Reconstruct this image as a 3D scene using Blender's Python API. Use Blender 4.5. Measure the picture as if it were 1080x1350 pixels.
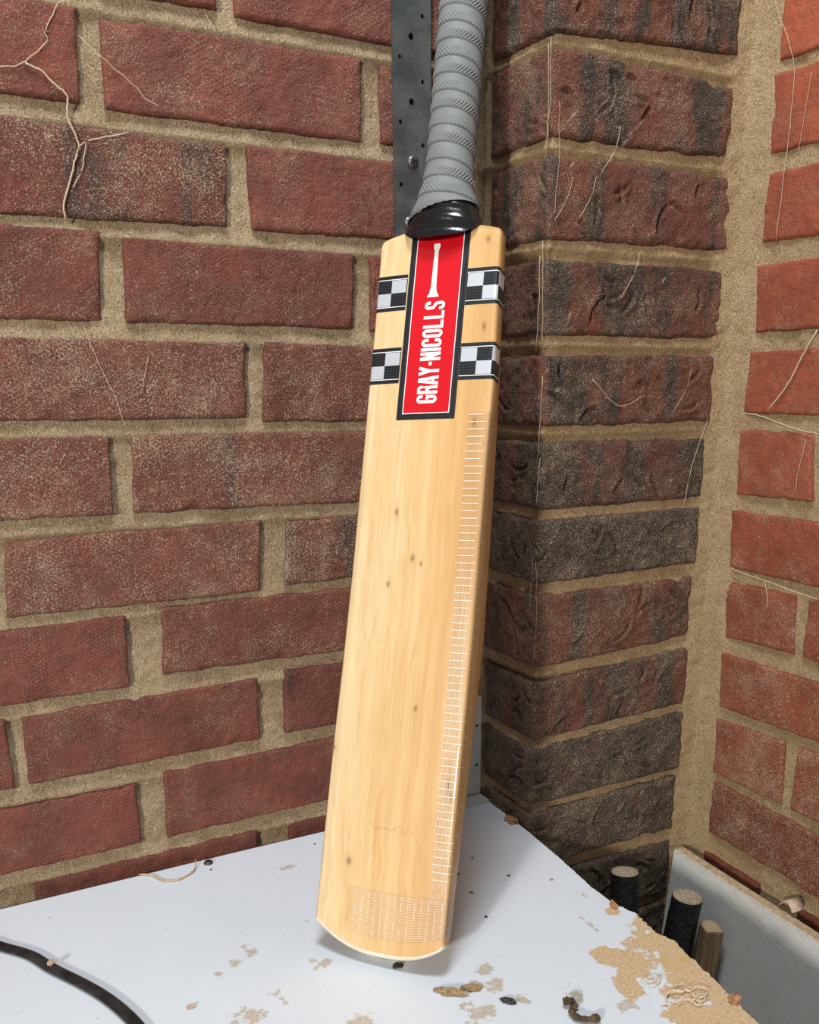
import bpy, math, random
import numpy as np

# ------------------------------------------------------------------ clear
for o in list(bpy.data.objects):
    bpy.data.objects.remove(o, do_unlink=True)
scene = bpy.context.scene
COL = scene.collection

# world frame: X runs along the left wall towards the corner, Y into that wall
# (its brick faces stand at Y = 0), Z up.  Heights below are measured from a
# brick course; UP lifts everything so that the floor is at Z = 0.
UP = 1.476
BENCH = -0.626                    # bench top, in course heights
XR, PD, PW = 0.6299, 0.1052, 0.2168   # corner, pier depth, pier width
XW = XR + PW                      # plane of the right wall

# ------------------------------------------------------------------ camera
cam_d = bpy.data.cameras.new('camera')
cam = bpy.data.objects.new('camera', cam_d)
COL.objects.link(cam)
cam_d.sensor_fit = 'HORIZONTAL'
cam_d.sensor_width = 36.0
cam_d.lens = 36.0 * 1259.68 / 1080
cam_d.shift_x = -48.1 / 1080
cam_d.shift_y = 221.9 / 1080
cam_d.clip_start = 0.01
from mathutils import Matrix, Vector
yaw, pit, rol = 0.50746, -0.303677, 0.00167
fw = Vector((math.sin(yaw)*math.cos(pit), math.cos(yaw)*math.cos(pit), math.sin(pit)))
rt = Vector((math.cos(yaw), -math.sin(yaw), 0)); upv = rt.cross(fw)
r2 = rt*math.cos(rol) + upv*math.sin(rol); u2 = -rt*math.sin(rol) + upv*math.cos(rol)
m = Matrix((( r2.x, u2.x, -fw.x, 0.12958), (r2.y, u2.y, -fw.y, -0.83035), (r2.z, u2.z, -fw.z, -0.19326+UP), (0, 0, 0, 1)))
cam.matrix_world = m
scene.camera = cam

# ------------------------------------------------------------------ light
world = bpy.data.worlds.new('world'); scene.world = world; world.use_nodes = True
bg = world.node_tree.nodes['Background']
bg.inputs[0].default_value = (0.86, 0.93, 1.0, 1); bg.inputs[1].default_value = 0.20

def workshop_lamp(name, direction, dist, size, energy, color):
    d = bpy.data.lights.new(name, 'AREA'); d.shape = 'DISK'; d.size = size; d.energy = energy; d.color = color
    o = bpy.data.objects.new(name, d); COL.objects.link(o); v = Vector(direction).normalized()
    o.location = Vector((0.47, -0.15, -0.40+UP)) - v*dist
    o.rotation_euler = v.to_track_quat('-Z', 'Y').to_euler()
workshop_lamp('side_lamp', (0.66, 0.56, -0.205), 2.4, 0.18, 42, (1.0, 0.95, 0.87))      # from the left, behind the camera
workshop_lamp('ceiling_lamp', (0.15, 0.22, -1.0), 1.5, 0.45, 16.5, (0.90, 0.96, 1.0))  # overhead

vs = scene.view_settings
vs.view_transform = 'Standard'; vs.look = 'None'; vs.exposure = 0.0; vs.gamma = 1.0
vs.use_curve_mapping = False

# ------------------------------------------------------------------ noise
def _hash(ix, iy, iz, seed):
    h = (ix.astype(np.int64)*374761393 + iy.astype(np.int64)*668265263 + iz.astype(np.int64)*2147483647 + seed*974711) & 0xFFFFFFFF
    h = ((h ^ (h >> 13)) * 1274126177) & 0xFFFFFFFF
    h = (h ^ (h >> 16)) & 0xFFFFFFFF
    return h / 2147483647.5 - 1.0
def vn(P, scale, seed=0):
    Q = np.asarray(P)*scale + seed*7.31
    i = np.floor(Q); f = Q - i; f = f*f*(3-2*f)
    r = 0
    for a in (0, 1):
        for b in (0, 1):
            for c in (0, 1):
                wgt = (f[:, 0] if a else 1-f[:, 0])*(f[:, 1] if b else 1-f[:, 1])*(f[:, 2] if c else 1-f[:, 2])
                r = r + wgt*_hash(i[:, 0]+a, i[:, 1]+b, i[:, 2]+c, seed)
    return r
def fbm(P, scale, oct=4, seed=0):
    r = 0; amp = 1
    for k in range(oct):
        r = r + amp*vn(P, scale*2.03**k, seed+k*13); amp *= .5
    return r
def smooth(a, b, x):
    t = np.clip((x-a)/(b-a), 0, 1); return t*t*(3-2*t)

# ------------------------------------------------------------------ objects
ORG = {}
def tag(o, label=None, cat=None, group=None, kind=None):
    if label: o['label'] = label
    if cat: o['category'] = cat
    if group: o['group'] = group
    if kind: o['kind'] = kind
    return o
def empty(name, loc):
    o = bpy.data.objects.new(name, None); o.empty_display_size = .02
    COL.objects.link(o); o.location = (loc[0], loc[1], loc[2]+UP); ORG[o.name] = np.array(loc, float)
    return o
def make(name, verts, faces, mat, parent=None, smooth_faces=True, origin=None, mats=None, midx=None):
    """one mesh object; verts are in the common frame, the origin goes to the base centre"""
    V = np.asarray(verts, float).reshape(-1, 3)
    if origin is None:
        lo, hi = V.min(0), V.max(0); origin = np.array([(lo[0]+hi[0])/2, (lo[1]+hi[1])/2, lo[2]])
    origin = np.array(origin, float)
    me = bpy.data.meshes.new(name)
    me.from_pydata((V-origin).tolist(), [], [list(map(int, f)) for f in faces])
    for mt in (mats or [mat]): me.materials.append(mt)
    if midx is not None: me.polygons.foreach_set('material_index', np.asarray(midx, np.int32))
    if smooth_faces: me.polygons.foreach_set('use_smooth', [True]*len(me.polygons))
    me.update()
    o = bpy.data.objects.new(name, me); COL.objects.link(o)
    if parent is None:
        o.location = (origin[0], origin[1], origin[2]+UP)
    else:
        o.parent = parent; o.location = tuple(origin - ORG[parent.name])
    ORG[o.name] = origin
    return o
def gridfaces(nu, nv, closed_u=False, base=0):
    U = np.arange(nu if closed_u else nu-1); Vv = np.arange(nv-1)
    a, b = np.meshgrid(U, Vv, indexing='ij'); a2 = (a+1) % nu
    return np.stack([base+a*nv+b, base+a2*nv+b, base+a2*nv+b+1, base+a*nv+b+1], -1).reshape(-1, 4)
def box(lo, hi):
    x0, y0, z0 = lo; x1, y1, z1 = hi
    v = [(x0,y0,z0),(x1,y0,z0),(x1,y1,z0),(x0,y1,z0),(x0,y0,z1),(x1,y0,z1),(x1,y1,z1),(x0,y1,z1)]
    f = [(0,3,2,1),(4,5,6,7),(0,1,5,4),(1,2,6,5),(2,3,7,6),(3,0,4,7)]
    return v, f
def join(*parts):
    V = []; F = []
    for v, f in parts:
        b = len(V); V += [tuple(p) for p in v]; F += [tuple(i+b for i in q) for q in f]
    return V, F
def tube(pts, r, n=8, flat=1.0, taper=None):
    """tube along points; flat scales the thickness along Z-ish"""
    P = [Vector(p) for p in pts]; V = []; F = []
    N = len(P)
    prev = None
    for i, p in enumerate(P):
        t = (P[min(i+1, N-1)] - P[max(i-1, 0)]).normalized()
        ref = Vector((0, 0, 1)) if abs(t.z) < .9 else Vector((1, 0, 0))
        a = t.cross(ref).normalized(); b = a.cross(t).normalized()
        rr = r if taper is None else r*taper[min(i, len(taper)-1)]
        for k in range(n):
            an = 2*math.pi*k/n
            V.append(tuple(p + a*(rr*math.cos(an)) + b*(rr*flat*math.sin(an))))
    for i in range(N-1):
        for k in range(n):
            F.append((i*n+k, i*n+(k+1) % n, (i+1)*n+(k+1) % n, (i+1)*n+k))
    F.append(tuple(range(n-1, -1, -1))); F.append(tuple((N-1)*n+k for k in range(n)))
    return V, F
def spline(pts, sub=6):
    P = [np.array(p, float) for p in pts]; P = [2*P[0]-P[1]] + P + [2*P[-1]-P[-2]]
    out = []
    for i in range(1, len(P)-2):
        for k in range(sub):
            t = k/sub
            out.append(.5*((2*P[i]) + (-P[i-1]+P[i+1])*t + (2*P[i-1]-5*P[i]+4*P[i+1]-P[i+2])*t*t + (-P[i-1]+3*P[i]-3*P[i+1]+P[i+2])*t**3))
    out.append(P[-2]); return out

# ------------------------------------------------------------------ materials
class NT:
    def __init__(s, name):
        s.m = bpy.data.materials.new(name); s.m.use_nodes = True; s.t = s.m.node_tree; s.t.nodes.clear()
        s.out = s.t.nodes.new('ShaderNodeOutputMaterial')
    def n(s, typ, ins=None, **props):
        nd = s.t.nodes.new('ShaderNode'+typ)
        for k, v in props.items(): setattr(nd, k, v)
        for k, v in (ins or {}).items():
            sk = nd.inputs[k]
            if isinstance(v, bpy.types.NodeSocket): s.t.links.new(v, sk)
            else: sk.default_value = v
        return nd
    def math(s, op, a, b=0.0, clamp=False):
        return s.n('Math', {0: a, 1: b}, operation=op, use_clamp=clamp).outputs[0]
    def pos(s): return s.n('NewGeometry').outputs['Position']
    def obj(s): return s.n('TexCoord').outputs['Object']
    def scale(s, vec, sc): return s.n('VectorMath', {0: vec, 1: sc}, operation='MULTIPLY').outputs[0]
    def noise(s, vec, scale, detail=4, rough=.55, dist=0.0):
        return s.n('TexNoise', {'Vector': vec, 'Scale': scale, 'Detail': detail, 'Roughness': rough, 'Distortion': dist}).outputs[0]
    def ramp(s, fac, stops, interp='LINEAR'):
        nd = s.n('ValToRGB', {0: fac}); cr = nd.color_ramp; cr.interpolation = interp
        while len(cr.elements) > 1: cr.elements.remove(cr.elements[-1])
        for i, (p, c) in enumerate(stops):
            e = cr.elements[0] if i == 0 else cr.elements.new(p)
            e.position = p; e.color = (*c, 1) if len(c) == 3 else c
        return nd.outputs[0]
    def step(s, x, a, b):
        return s.n('MapRange', {0: x, 1: a, 2: b, 3: 0.0, 4: 1.0}, interpolation_type='SMOOTHSTEP').outputs[0]
    def mix(s, f, a, b, mode='MIX'):
        nd = s.n('Mix', data_type='RGBA', blend_type=mode)
        for i, v in ((0, f), (6, a), (7, b)):
            if isinstance(v, bpy.types.NodeSocket): s.t.links.new(v, nd.inputs[i])
            else: nd.inputs[i].default_value = (*v, 1) if isinstance(v, tuple) and len(v) == 3 else v
        return nd.outputs[2]
    def attr(s, name): return s.n('Attribute', attribute_type='OBJECT', attribute_name=name).outputs['Fac']
    def bump(s, h, strength, dist, normal=None):
        ins = {'Height': h, 'Strength': strength, 'Distance': dist}
        if normal is not None: ins['Normal'] = normal
        return s.n('Bump', ins).outputs[0]
    def bsdf(s, color, rough=.6, normal=None, **kw):
        ins = {'Base Color': color if isinstance(color, bpy.types.NodeSocket) else (*color, 1), 'Roughness': rough}
        if normal is not None: ins['Normal'] = normal
        b = s.n('BsdfPrincipled', ins)
        for k, v in kw.items():
            sk = b.inputs[k.replace('_', ' ')]
            if isinstance(v, bpy.types.NodeSocket): s.t.links.new(v, sk)
            else: sk.default_value = v
        s.t.links.new(b.outputs[0], s.out.inputs[0]); return b

def mat_brick(name, ca, cb, burnt_pit_col, grain, dust_col=(.50, .37, .25), pits=False, smears=False):
    s = NT(name); P = s.pos()
    rnd = s.n('ObjectInfo').outputs['Random']
    off = s.n('VectorMath', {0: P, 1: s.n('CombineXYZ', {0: s.math('MULTIPLY', rnd, 9.0), 1: s.math('MULTIPLY', rnd, 5.0), 2: s.math('MULTIPLY', rnd, 7.0)}).outputs[0]}, operation='ADD').outputs[0]
    big = s.noise(off, 22, 5, .6)
    col = s.mix(s.step(big, .3, .7), ca, cb)
    fine = s.noise(off, 140, 5, .65)
    col = s.mix(s.math('MULTIPLY', s.step(fine, .45, .72), .35), col, burnt_pit_col)
    # overall tone of the single brick
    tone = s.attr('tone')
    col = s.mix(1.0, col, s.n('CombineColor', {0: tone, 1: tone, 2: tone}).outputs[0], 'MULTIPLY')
    # kiln-burnt zones, standing as upright bands
    band = s.noise(s.scale(off, (38, 38, 5)), 1.0, 3, .5)
    patch = s.noise(off, 55, 4, .6)
    bf = s.math('ADD', s.math('MULTIPLY', band, .75), s.math('MULTIPLY', patch, .3))
    bf = s.math('ADD', bf, s.math('SUBTRACT', s.attr('burnt'), 1.0))
    col = s.mix(s.step(bf, -.04, .10), col, burnt_pit_col)
    # saw dust caught in the grain
    d1 = s.noise(off, 950, 2, .6); d2 = s.noise(off, 30, 4, .6)
    df = s.math('ADD', s.math('MULTIPLY', d1, .9), s.math('MULTIPLY', d2, .26))
    df = s.math('ADD', df, s.math('SUBTRACT', s.attr('dust'), 1.0))
    dust = s.step(df, -.03, .07)
    film = s.math('MULTIPLY', s.step(d2, .48, .75), s.math('MULTIPLY', s.attr('dust'), .45))
    col = s.mix(film, col, (.30, .19, .13))
    col = s.mix(s.math('MULTIPLY', dust, .75), col, dust_col)
    if smears:                  # old lime smears rubbed on at a slant
        rv = s.n('VectorRotate', {'Vector': off, 'Angle': .75}, rotation_type='Y_AXIS').outputs[0]
        sm = s.math('MULTIPLY', s.step(s.noise(s.scale(rv, (40, 60, 170)), 1.0, 3, .6), .655, .70), s.step(s.noise(off, 14, 2), .50, .60))
        col = s.mix(s.math('MULTIPLY', sm, .7), col, (.58, .50, .41))
    drag = s.noise(s.scale(off, (45, 45, 420)), 1.0, 2, .5)
    h = s.math('ADD', s.math('MULTIPLY', s.noise(off, 260, 4, .65), .6), s.math('MULTIPLY', s.noise(off, 700, 2, .6), .4*grain))
    h = s.math('ADD', h, s.math('MULTIPLY', drag, .25))
    h = s.math('ADD', h, s.math('MULTIPLY', dust, .12))
    if pits:                    # rows of little pits pressed into the face, their shade also put into the colour
        sx = s.n('SeparateXYZ', {0: P})
        pu = s.math('SINE', s.math('MULTIPLY', s.math('ADD', sx.outputs[0], sx.outputs[1]), 2*math.pi/.0062)); pz = s.math('SINE', s.math('MULTIPLY', sx.outputs[2], 2*math.pi/.0036))
        pit = s.step(s.math('ADD', s.math('MULTIPLY', pu, pz), s.math('MULTIPLY', s.noise(off, 500, 2), .5)), .72, 1.0)
        pit = s.math('MULTIPLY', pit, s.step(s.noise(s.scale(off, (30, 30, 14)), 1.0, 2), .48, .58))
        h = s.math('SUBTRACT', h, s.math('MULTIPLY', pit, .5))
        col = s.mix(s.math('MULTIPLY', pit, .45), col, burnt_pit_col)
    s.bsdf(col, .80, s.bump(h, min(1.0, .75*grain), .0030*grain), Specular_IOR_Level=.25)
    return s.m
def mat_mortar(name, ca, cb, cc):
    s = NT(name); P = s.pos()
    n1 = s.noise(P, 26, 5, .6); n2 = s.noise(P, 520, 4, .75)
    col = s.mix(s.step(n1, .35, .68), ca, cb)
    col = s.mix(s.math('MULTIPLY', s.step(n2, .50, .62), .75), col, cc)
    col = s.mix(s.math('MULTIPLY', s.step(s.noise(P, 620, 2), .56, .66), .65), col, (.17, .11, .055))
    h = s.math('ADD', s.math('MULTIPLY', n2, .6), s.math('MULTIPLY', s.noise(P, 800, 2, .6), .4))
    s.bsdf(col, .92, s.bump(h, 1.0, .0085), Specular_IOR_Level=.15)
    return s.m
M = {}
M['brick_left'] = mat_brick('brick_left', (.225, .066, .044), (.150, .050, .037), (.070, .042, .036), 1.1, pits=True)
M['brick_pier'] = mat_brick('brick_pier', (.260, .080, .048), (.165, .064, .046), (.068, .054, .044), 1.8, smears=True)
M['brick_right'] = mat_brick('brick_right', (.380, .092, .044), (.270, .068, .038), (.120, .050, .036), 1.0)
M['mortar_left'] = mat_mortar('mortar_left', (.52, .365, .215), (.68, .50, .31), (.90, .75, .53))
M['mortar_pier'] = mat_mortar('mortar_pier', (.60, .405, .215), (.72, .51, .29), (.90, .71, .46))
def mat_plain(name, col, rough=.6, bump=None, var=0.0, vscale=60, col2=None, **kw):
    s = NT(name); P = s.pos(); c = col
    if var or col2:
        c = s.mix(s.step(s.noise(P, vscale, 5, .6), .35, .68), col, col2 or tuple(x*(1-var) for x in col))
    nrm = s.bump(s.noise(P, bump[0], 4, .6), bump[1], bump[2]) if bump else None
    s.bsdf(c, rough, nrm, **kw); return s.m
LEFT_BRICKS = [
    (-1, 0.1751, 0.1422, 0.3901, 0.1438, 0.1751, 0.0772, 0.3901, 0.0788) ,
    (-1, -0.0509, 0.1422, 0.1641, 0.1422, -0.0509, 0.0772, 0.1641, 0.0772) ,
    (-1, 0.4048, 0.1416, 0.6189, 0.1413, 0.4048, 0.0766, 0.6189, 0.0763) ,
    (0, 0.0708, 0.0655, 0.2858, 0.0634, 0.0669, 0.0019, 0.2819, 0.0023) ,
    (0, -0.1591, 0.0655, 0.0559, 0.0655, -0.1591, 0.0019, 0.0559, 0.0019) ,
    (0, 0.3017, 0.0597, 0.5117, 0.0621, 0.3, 0.0005, 0.5086, 0.0001) ,
    (0, 0.5283, 0.0594, 0.6189, 0.0596, 0.5285, 0.0016, 0.6189, 0.0013) ,
    (1, 0.1758, -0.0116, 0.3908, -0.0149, 0.1731, -0.0768, 0.3881, -0.0734) ,
    (1, -0.0529, -0.0116, 0.1621, -0.0116, -0.0529, -0.0768, 0.1621, -0.0768) ,
    (1, 0.4072, -0.0116, 0.6189, -0.0122, 0.409, -0.0748, 0.6189, -0.0717) ,
    (2, 0.0709, -0.0839, 0.2859, -0.0838, 0.0672, -0.1492, 0.2822, -0.1482) ,
    (2, -0.1588, -0.0839, 0.0562, -0.0839, -0.1588, -0.1492, 0.0562, -0.1492) ,
    (2, 0.3042, -0.0868, 0.499, -0.088, 0.3012, -0.1487, 0.4965, -0.1483) ,
    (2, 0.5157, -0.0889, 0.6189, -0.0891, 0.5142, -0.1497, 0.6189, -0.1502) ,
    (3, 0.182, -0.1616, 0.397, -0.1628, 0.1802, -0.2232, 0.3952, -0.224) ,
    (3, -0.0458, -0.1616, 0.1692, -0.1616, -0.0458, -0.2232, 0.1692, -0.2232) ,
    (3, 0.4144, -0.1619, 0.6189, -0.1639, 0.41, -0.2275, 0.6189, -0.2299) ,
    (4, 0.0634, -0.2367, 0.2784, -0.237, 0.0608, -0.2991, 0.2758, -0.2992) ,
    (4, -0.1652, -0.2367, 0.0498, -0.2367, -0.1652, -0.2991, 0.0498, -0.2991) ,
    (4, 0.297, -0.2369, 0.512, -0.2372, 0.293, -0.2996, 0.508, -0.3018) ,
    (5, 0.1911, -0.316, 0.4015, -0.3132, 0.1846, -0.377, 0.3978, -0.377) ,
    (5, -0.0414, -0.316, 0.1736, -0.316, -0.0414, -0.377, 0.1736, -0.377) ,
    (5, 0.4257, -0.3148, 0.6189, -0.3144, 0.4227, -0.3739, 0.6189, -0.3731) ,
    (6, 0.0617, -0.3888, 0.2767, -0.3858, 0.0601, -0.4525, 0.2751, -0.4496) ,
    (6, -0.1659, -0.3888, 0.0491, -0.3888, -0.1659, -0.4525, 0.0491, -0.4525) ,
    (6, 0.3091, -0.3827, 0.5241, -0.3819, 0.3051, -0.4437, 0.5201, -0.4436) ,
    (7, 0.1856, -0.4624, 0.3901, -0.4592, 0.184, -0.5248, 0.3895, -0.5197) ,
    (7, -0.042, -0.4624, 0.173, -0.4624, -0.042, -0.5248, 0.173, -0.5248) ,
    (7, 0.417, -0.4558, 0.6189, -0.4564, 0.4146, -0.5181, 0.6189, -0.5191) ,
    (8, 0.0567, -0.5424, 0.2717, -0.5419, 0.0567, -0.6031, 0.2717, -0.6003) ,
    (8, -0.1693, -0.5424, 0.0457, -0.5424, -0.1693, -0.6031, 0.0457, -0.6031) ,
    (8, 0.2972, -0.536, 0.5122, -0.5306, 0.2952, -0.6006, 0.5102, -0.5963) ,
    (9, 0.1768, -0.616, 0.3809, -0.6133, 0.1768, -0.681, 0.3809, -0.6783) ,
    (9, 0.4137, -0.6145, 0.6189, -0.6112, 0.4137, -0.6795, 0.6189, -0.6762) ,
]
PIER_BRICKS = [
    (-1, 0.137, 0.1478, 0.072, 0.0828, 0.8275) ,
    (0, 0.0624, 0.0571, -0.0027, 0.0014, 0.8273) ,
    (1, -0.0152, -0.0134, -0.0786, -0.0758, 0.8345) ,
    (2, -0.095, -0.0933, -0.1548, -0.1544, 0.8315) ,
    (3, -0.1722, -0.1697, -0.2321, -0.2306, 0.8301) ,
    (4, -0.2459, -0.247, -0.3056, -0.3042, 0.826) ,
    (5, -0.3152, -0.3145, -0.3742, -0.3712, 0.8251) ,
    (6, -0.3856, -0.385, -0.4562, -0.4493, 0.822) ,
    (7, -0.4712, -0.4605, -0.5309, -0.5234, 0.826) ,
    (8, -0.5393, -0.5327, -0.6005, -0.5989, 0.8264) ,
    (9, -0.6097, -0.6065, -0.6707, -0.6708, 0.822) ,
    (10, -0.684, -0.6842, -0.749, -0.7492, 0.8214) ,
]
RIGHT_BRICKS = [
    (-1, 0.1337, 0.1388, 0.3487, 0.1355, 0.1337, 0.0738, 0.3487, 0.0705) , 
    (0, 0.1316, 0.0639, 0.3466, 0.0602, 0.133, 0.0012, 0.348, -0.0001) , 
    (1, 0.1351, -0.0144, 0.3501, -0.0149, 0.1337, -0.0717, 0.3487, -0.0755) , 
    (2, 0.1316, -0.0908, 0.3466, -0.0901, 0.1364, -0.1491, 0.3514, -0.1477) , 
    (3, 0.132, -0.1666, 0.347, -0.1628, 0.1294, -0.2228, 0.3444, -0.2222) , 
    (4, 0.1293, -0.2378, 0.2155, -0.2368, 0.1311, -0.3004, 0.2226, -0.2982) , 
    (5, 0.127, -0.3165, 0.342, -0.3132, 0.1298, -0.3736, 0.3448, -0.3744) , 
    (6, 0.1282, -0.3864, 0.2165, -0.386, 0.1334, -0.446, 0.2218, -0.4435) , 
    (6, 0.2428, -0.3903, 0.4578, -0.3903, 0.2507, -0.4444, 0.4657, -0.4449) , 
    (7, 0.1311, -0.4629, 0.3461, -0.4627, 0.1337, -0.5214, 0.3487, -0.5175) , 
    (8, 0.1321, -0.5356, 0.2237, -0.5314, 0.1348, -0.5965, 0.2289, -0.5978) , 
    (8, 0.2514, -0.5361, 0.4664, -0.5358, 0.25, -0.5982, 0.465, -0.5983) , 
    (9, 0.1359, -0.6059, 0.3509, -0.6134, 0.135, -0.667, 0.35, -0.677) , 
    (10, 0.1332, -0.692, 0.2127, -0.6953, 0.1332, -0.757, 0.2127, -0.7603) , 
    (10, 0.2628, -0.696, 0.4778, -0.6956, 0.2628, -0.761, 0.4778, -0.7606) , 
]

# ------------------------------------------------------------------ walls
def left_map(u, z, h): return np.stack([u, -h, z], -1)
def right_map(u, z, h): return np.stack([XW-h, -u, z], -1)
RC = .005
PIER_LEN = (PD-RC) + RC*math.pi/2 + (PW-RC)
def pier_map(u, z, h):
    """path: from the inner corner along the return, round the arris, along the pier face"""
    u = np.asarray(u, float); a = np.clip((u-(PD-RC))/RC, 0, math.pi/2)
    x = np.where(a <= 0, XR-h, XR+RC-(RC+h)*np.cos(a)); y = np.where(a <= 0, -np.minimum(u, PD-RC), -(PD-RC)-(RC+h)*np.sin(a))
    x = x + np.where(a >= math.pi/2, u-(PD-RC)-RC*math.pi/2, 0)
    return np.stack([x, y, z], -1)

def ticks(length, step):
    e = [0, .0005, .0012, .0022, .0035]
    n = max(2, int((length-.010)/step))
    mid = list(np.linspace(.0052, length-.0052, n))
    return np.array([x/length for x in e+mid+[length-x for x in e[::-1]]])
def brick(name, mapper, tl, tr, bl, br, mat, parent, seed, step=.0024, rough=1.0, bevel=.003, depth=.018, dents=0, corner_u=None, tone=1.0, burnt=.2, dust=.2, proud=0.0):
    rng = np.random.RandomState(seed)
    Lh = max(tr[0]-tl[0], .01); Lz = max(tl[1]-bl[1], .01)
    s = ticks(Lh, step); t = ticks(Lz, step)
    S, T = np.meshgrid(s, t, indexing='ij')
    if corner_u is None:
        U = (tl[0]*(1-S)+tr[0]*S)*T + (bl[0]*(1-S)+br[0]*S)*(1-T)
        Z = (tl[1]*(1-S)+tr[1]*S)*T + (bl[1]*(1-S)+br[1]*S)*(1-T)
    else:                       # the course bends round the arris: level on the return, measured slope on the face
        U = tl[0]*(1-S)+tr[0]*S; k = np.clip((U-corner_u)/(tr[0]-corner_u), 0, 1)
        Z = (tl[1]*(1-k)+tr[1]*k)*T + (bl[1]*(1-k)+br[1]*k)*(1-T)
    e = np.minimum(np.minimum(S, 1-S)*Lh, np.minimum(T, 1-T)*Lz)
    sh = S.shape; U = U.ravel(); Z = Z.ravel(); e = e.ravel()
    Q = np.stack([U, Z, np.full_like(U, seed*.37)], -1)
    wgt = np.exp(-e/.006)
    U = U + wgt*(.0008*vn(Q, 70, 1)+.0005*vn(Q, 330, 2))*rough
    Z = Z + wgt*(.0008*vn(Q, 60, 3)+.0005*vn(Q, 330, 4))*rough
    r = bevel*(1+.6*vn(Q, 60, 5)); r = np.clip(r, .0012, .009)
    q = np.clip(1-e/r, 0, 1)
    h = -r*(1-np.sqrt(np.maximum(0, 1-q*q)))
    h = h + (.0006*fbm(Q, 35, 3, 6) + .00060*rough*fbm(Q, 150, 4, 7)) + proud + rng.uniform(-.0006, .0006)
    # chipped edge
    chip = smooth(.35, .8, vn(Q, 45, 8))*np.exp(-e/.004)
    h = h - .004*chip*rough
    for _ in range(dents):      # the folded creases of a soft-moulded brick
        cu = rng.uniform(tl[0]+.02, tr[0]-.02); cz = rng.uniform(bl[1]+.012, tl[1]-.012)
        R = rng.uniform(.010, .028); a0 = rng.uniform(0, 2*math.pi); aw = rng.uniform(.35, .8)
        ox = cu + R*math.cos(a0); oz = cz + R*math.sin(a0)
        du = U-ox; dz = Z-oz; rr = np.hypot(du, dz)
        da = (np.arctan2(dz, du) - (a0+math.pi) + math.pi) % (2*math.pi) - math.pi
        on = smooth(aw, aw*.5, np.abs(da))
        x = (rr-R)/.0016
        h = h + on*(-.0030*np.exp(-x*x) + .0016*np.exp(-(x-1.9)**2))
    front = mapper(U, Z, h)
    nu, nv = sh
    F = gridfaces(nu, nv)
    ring = [i*nv for i in range(nu)] + [(nu-1)*nv+j for j in range(1, nv)] + [i*nv+nv-1 for i in range(nu-2, -1, -1)] + [j for j in range(nv-2, 0, -1)]
    back = mapper(U[ring], Z[ring], np.full(len(ring), -depth))
    V = np.concatenate([front, back]); b = nu*nv; n = len(ring)
    F = [tuple(f) for f in F] + [(ring[(k+1) % n], ring[k], b+k, b+(k+1) % n) for k in range(n)]
    o = make(name, V, F, mat, parent)
    o['tone'] = float(tone); o['burnt'] = float(burnt); o['dust'] = float(dust)
    return o
def mortar(name, mapper, u0, u1, z0, z1, mat, hfun, step, body):
    us = np.linspace(u0, u1, int((u1-u0)/step)+1); zs = np.linspace(z0, z1, int((z1-z0)/step)+1)
    Ug, Zg = np.meshgrid(us, zs, indexing='ij'); U = Ug.ravel(); Z = Zg.ravel()
    Q = np.stack([U, Z, np.full_like(U, 3.3+len(name))], -1)
    h = hfun(U, Z) + .0012*fbm(Q, 55, 3, 21) + .0009*fbm(Q, 240, 3, 22)
    V = mapper(U, Z, h); F = gridfaces(len(us), len(zs))
    bv, bf = body
    return make(name, list(map(tuple, V))+bv, [tuple(f) for f in F]+[tuple(i+len(V) for i in f) for f in bf], mat)

# left wall
def h_left(U, Z):
    cor = np.exp(-np.maximum(0, XR-U)/.010)
    t = np.clip(np.mod(-Z+.0005, .0755)/.0125, 0, 1)          # struck joint: set back under the brick, flush on the one below
    return -.0066 + .0042*t*(np.mod(-Z+.0005, .0755) < .0135) + .012*cor*(U < XR+.001)
wall_left = mortar('wall_left', left_map, -.30, XR+.004, -.70, .26, M['mortar_left'], h_left, .0028, box((-.60, .016, -UP), (XR+.13, .13, .40)))
tag(wall_left, 'red brick wall with sandy mortar running behind the bat', None, None, 'structure')
LT = {2: (.92, .40, .30), 1: (1.0, .30, .26), -1: (1.05, .22, .2)}
rows = list(LEFT_BRICKS)
for b in LEFT_BRICKS:                    # the next course up, out of frame
    if b[0] == 0 and b[1] > -.17:
        rows.append((-2, b[1], b[2]+.155, b[3], b[4]+.155, b[5], b[6]+.155, b[7], b[8]+.155))
for b in LEFT_BRICKS:                    # closers between the last stretcher and the corner
    if b[0] in (4, 6, 8) and .50 < b[3] < .53: rows.append((b[0], b[3]+.012, b[4], .6189, b[4], b[7]+.012, b[8], .6189, b[8]))
TONES = {(1, 0): (.80, .42, .34), (2, 0): (.95, .33, .27), (3, 0): (.92, .36, .40), (3, 1): (.85, .35, .33), (4, 0): (.95, .33, .37), (4, 1): (.92, .38, .38), (5, 0): (1.02, .30, .36), (5, 1): (.75, .42, .42),
         (6, 0): (1.05, .20, .20), (6, 1): (.95, .33, .28), (7, 0): (.98, .27, .22), (7, 1): (.90, .36, .2), (8, 0): (1.08, .15, .14), (8, 1): (1.05, .2, .18), (9, 0): (.9, .2, .1), (9, 1): (.8, .3, .1),
         (0, 0): (1.05, .25, .24), (0, 1): (1.08, .28, .22), (0, 2): (.95, .3, .2), (2, 1): (.98, .28, .24), (1, 1): (1.08, .24, .2)}
cnt = {}
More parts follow.
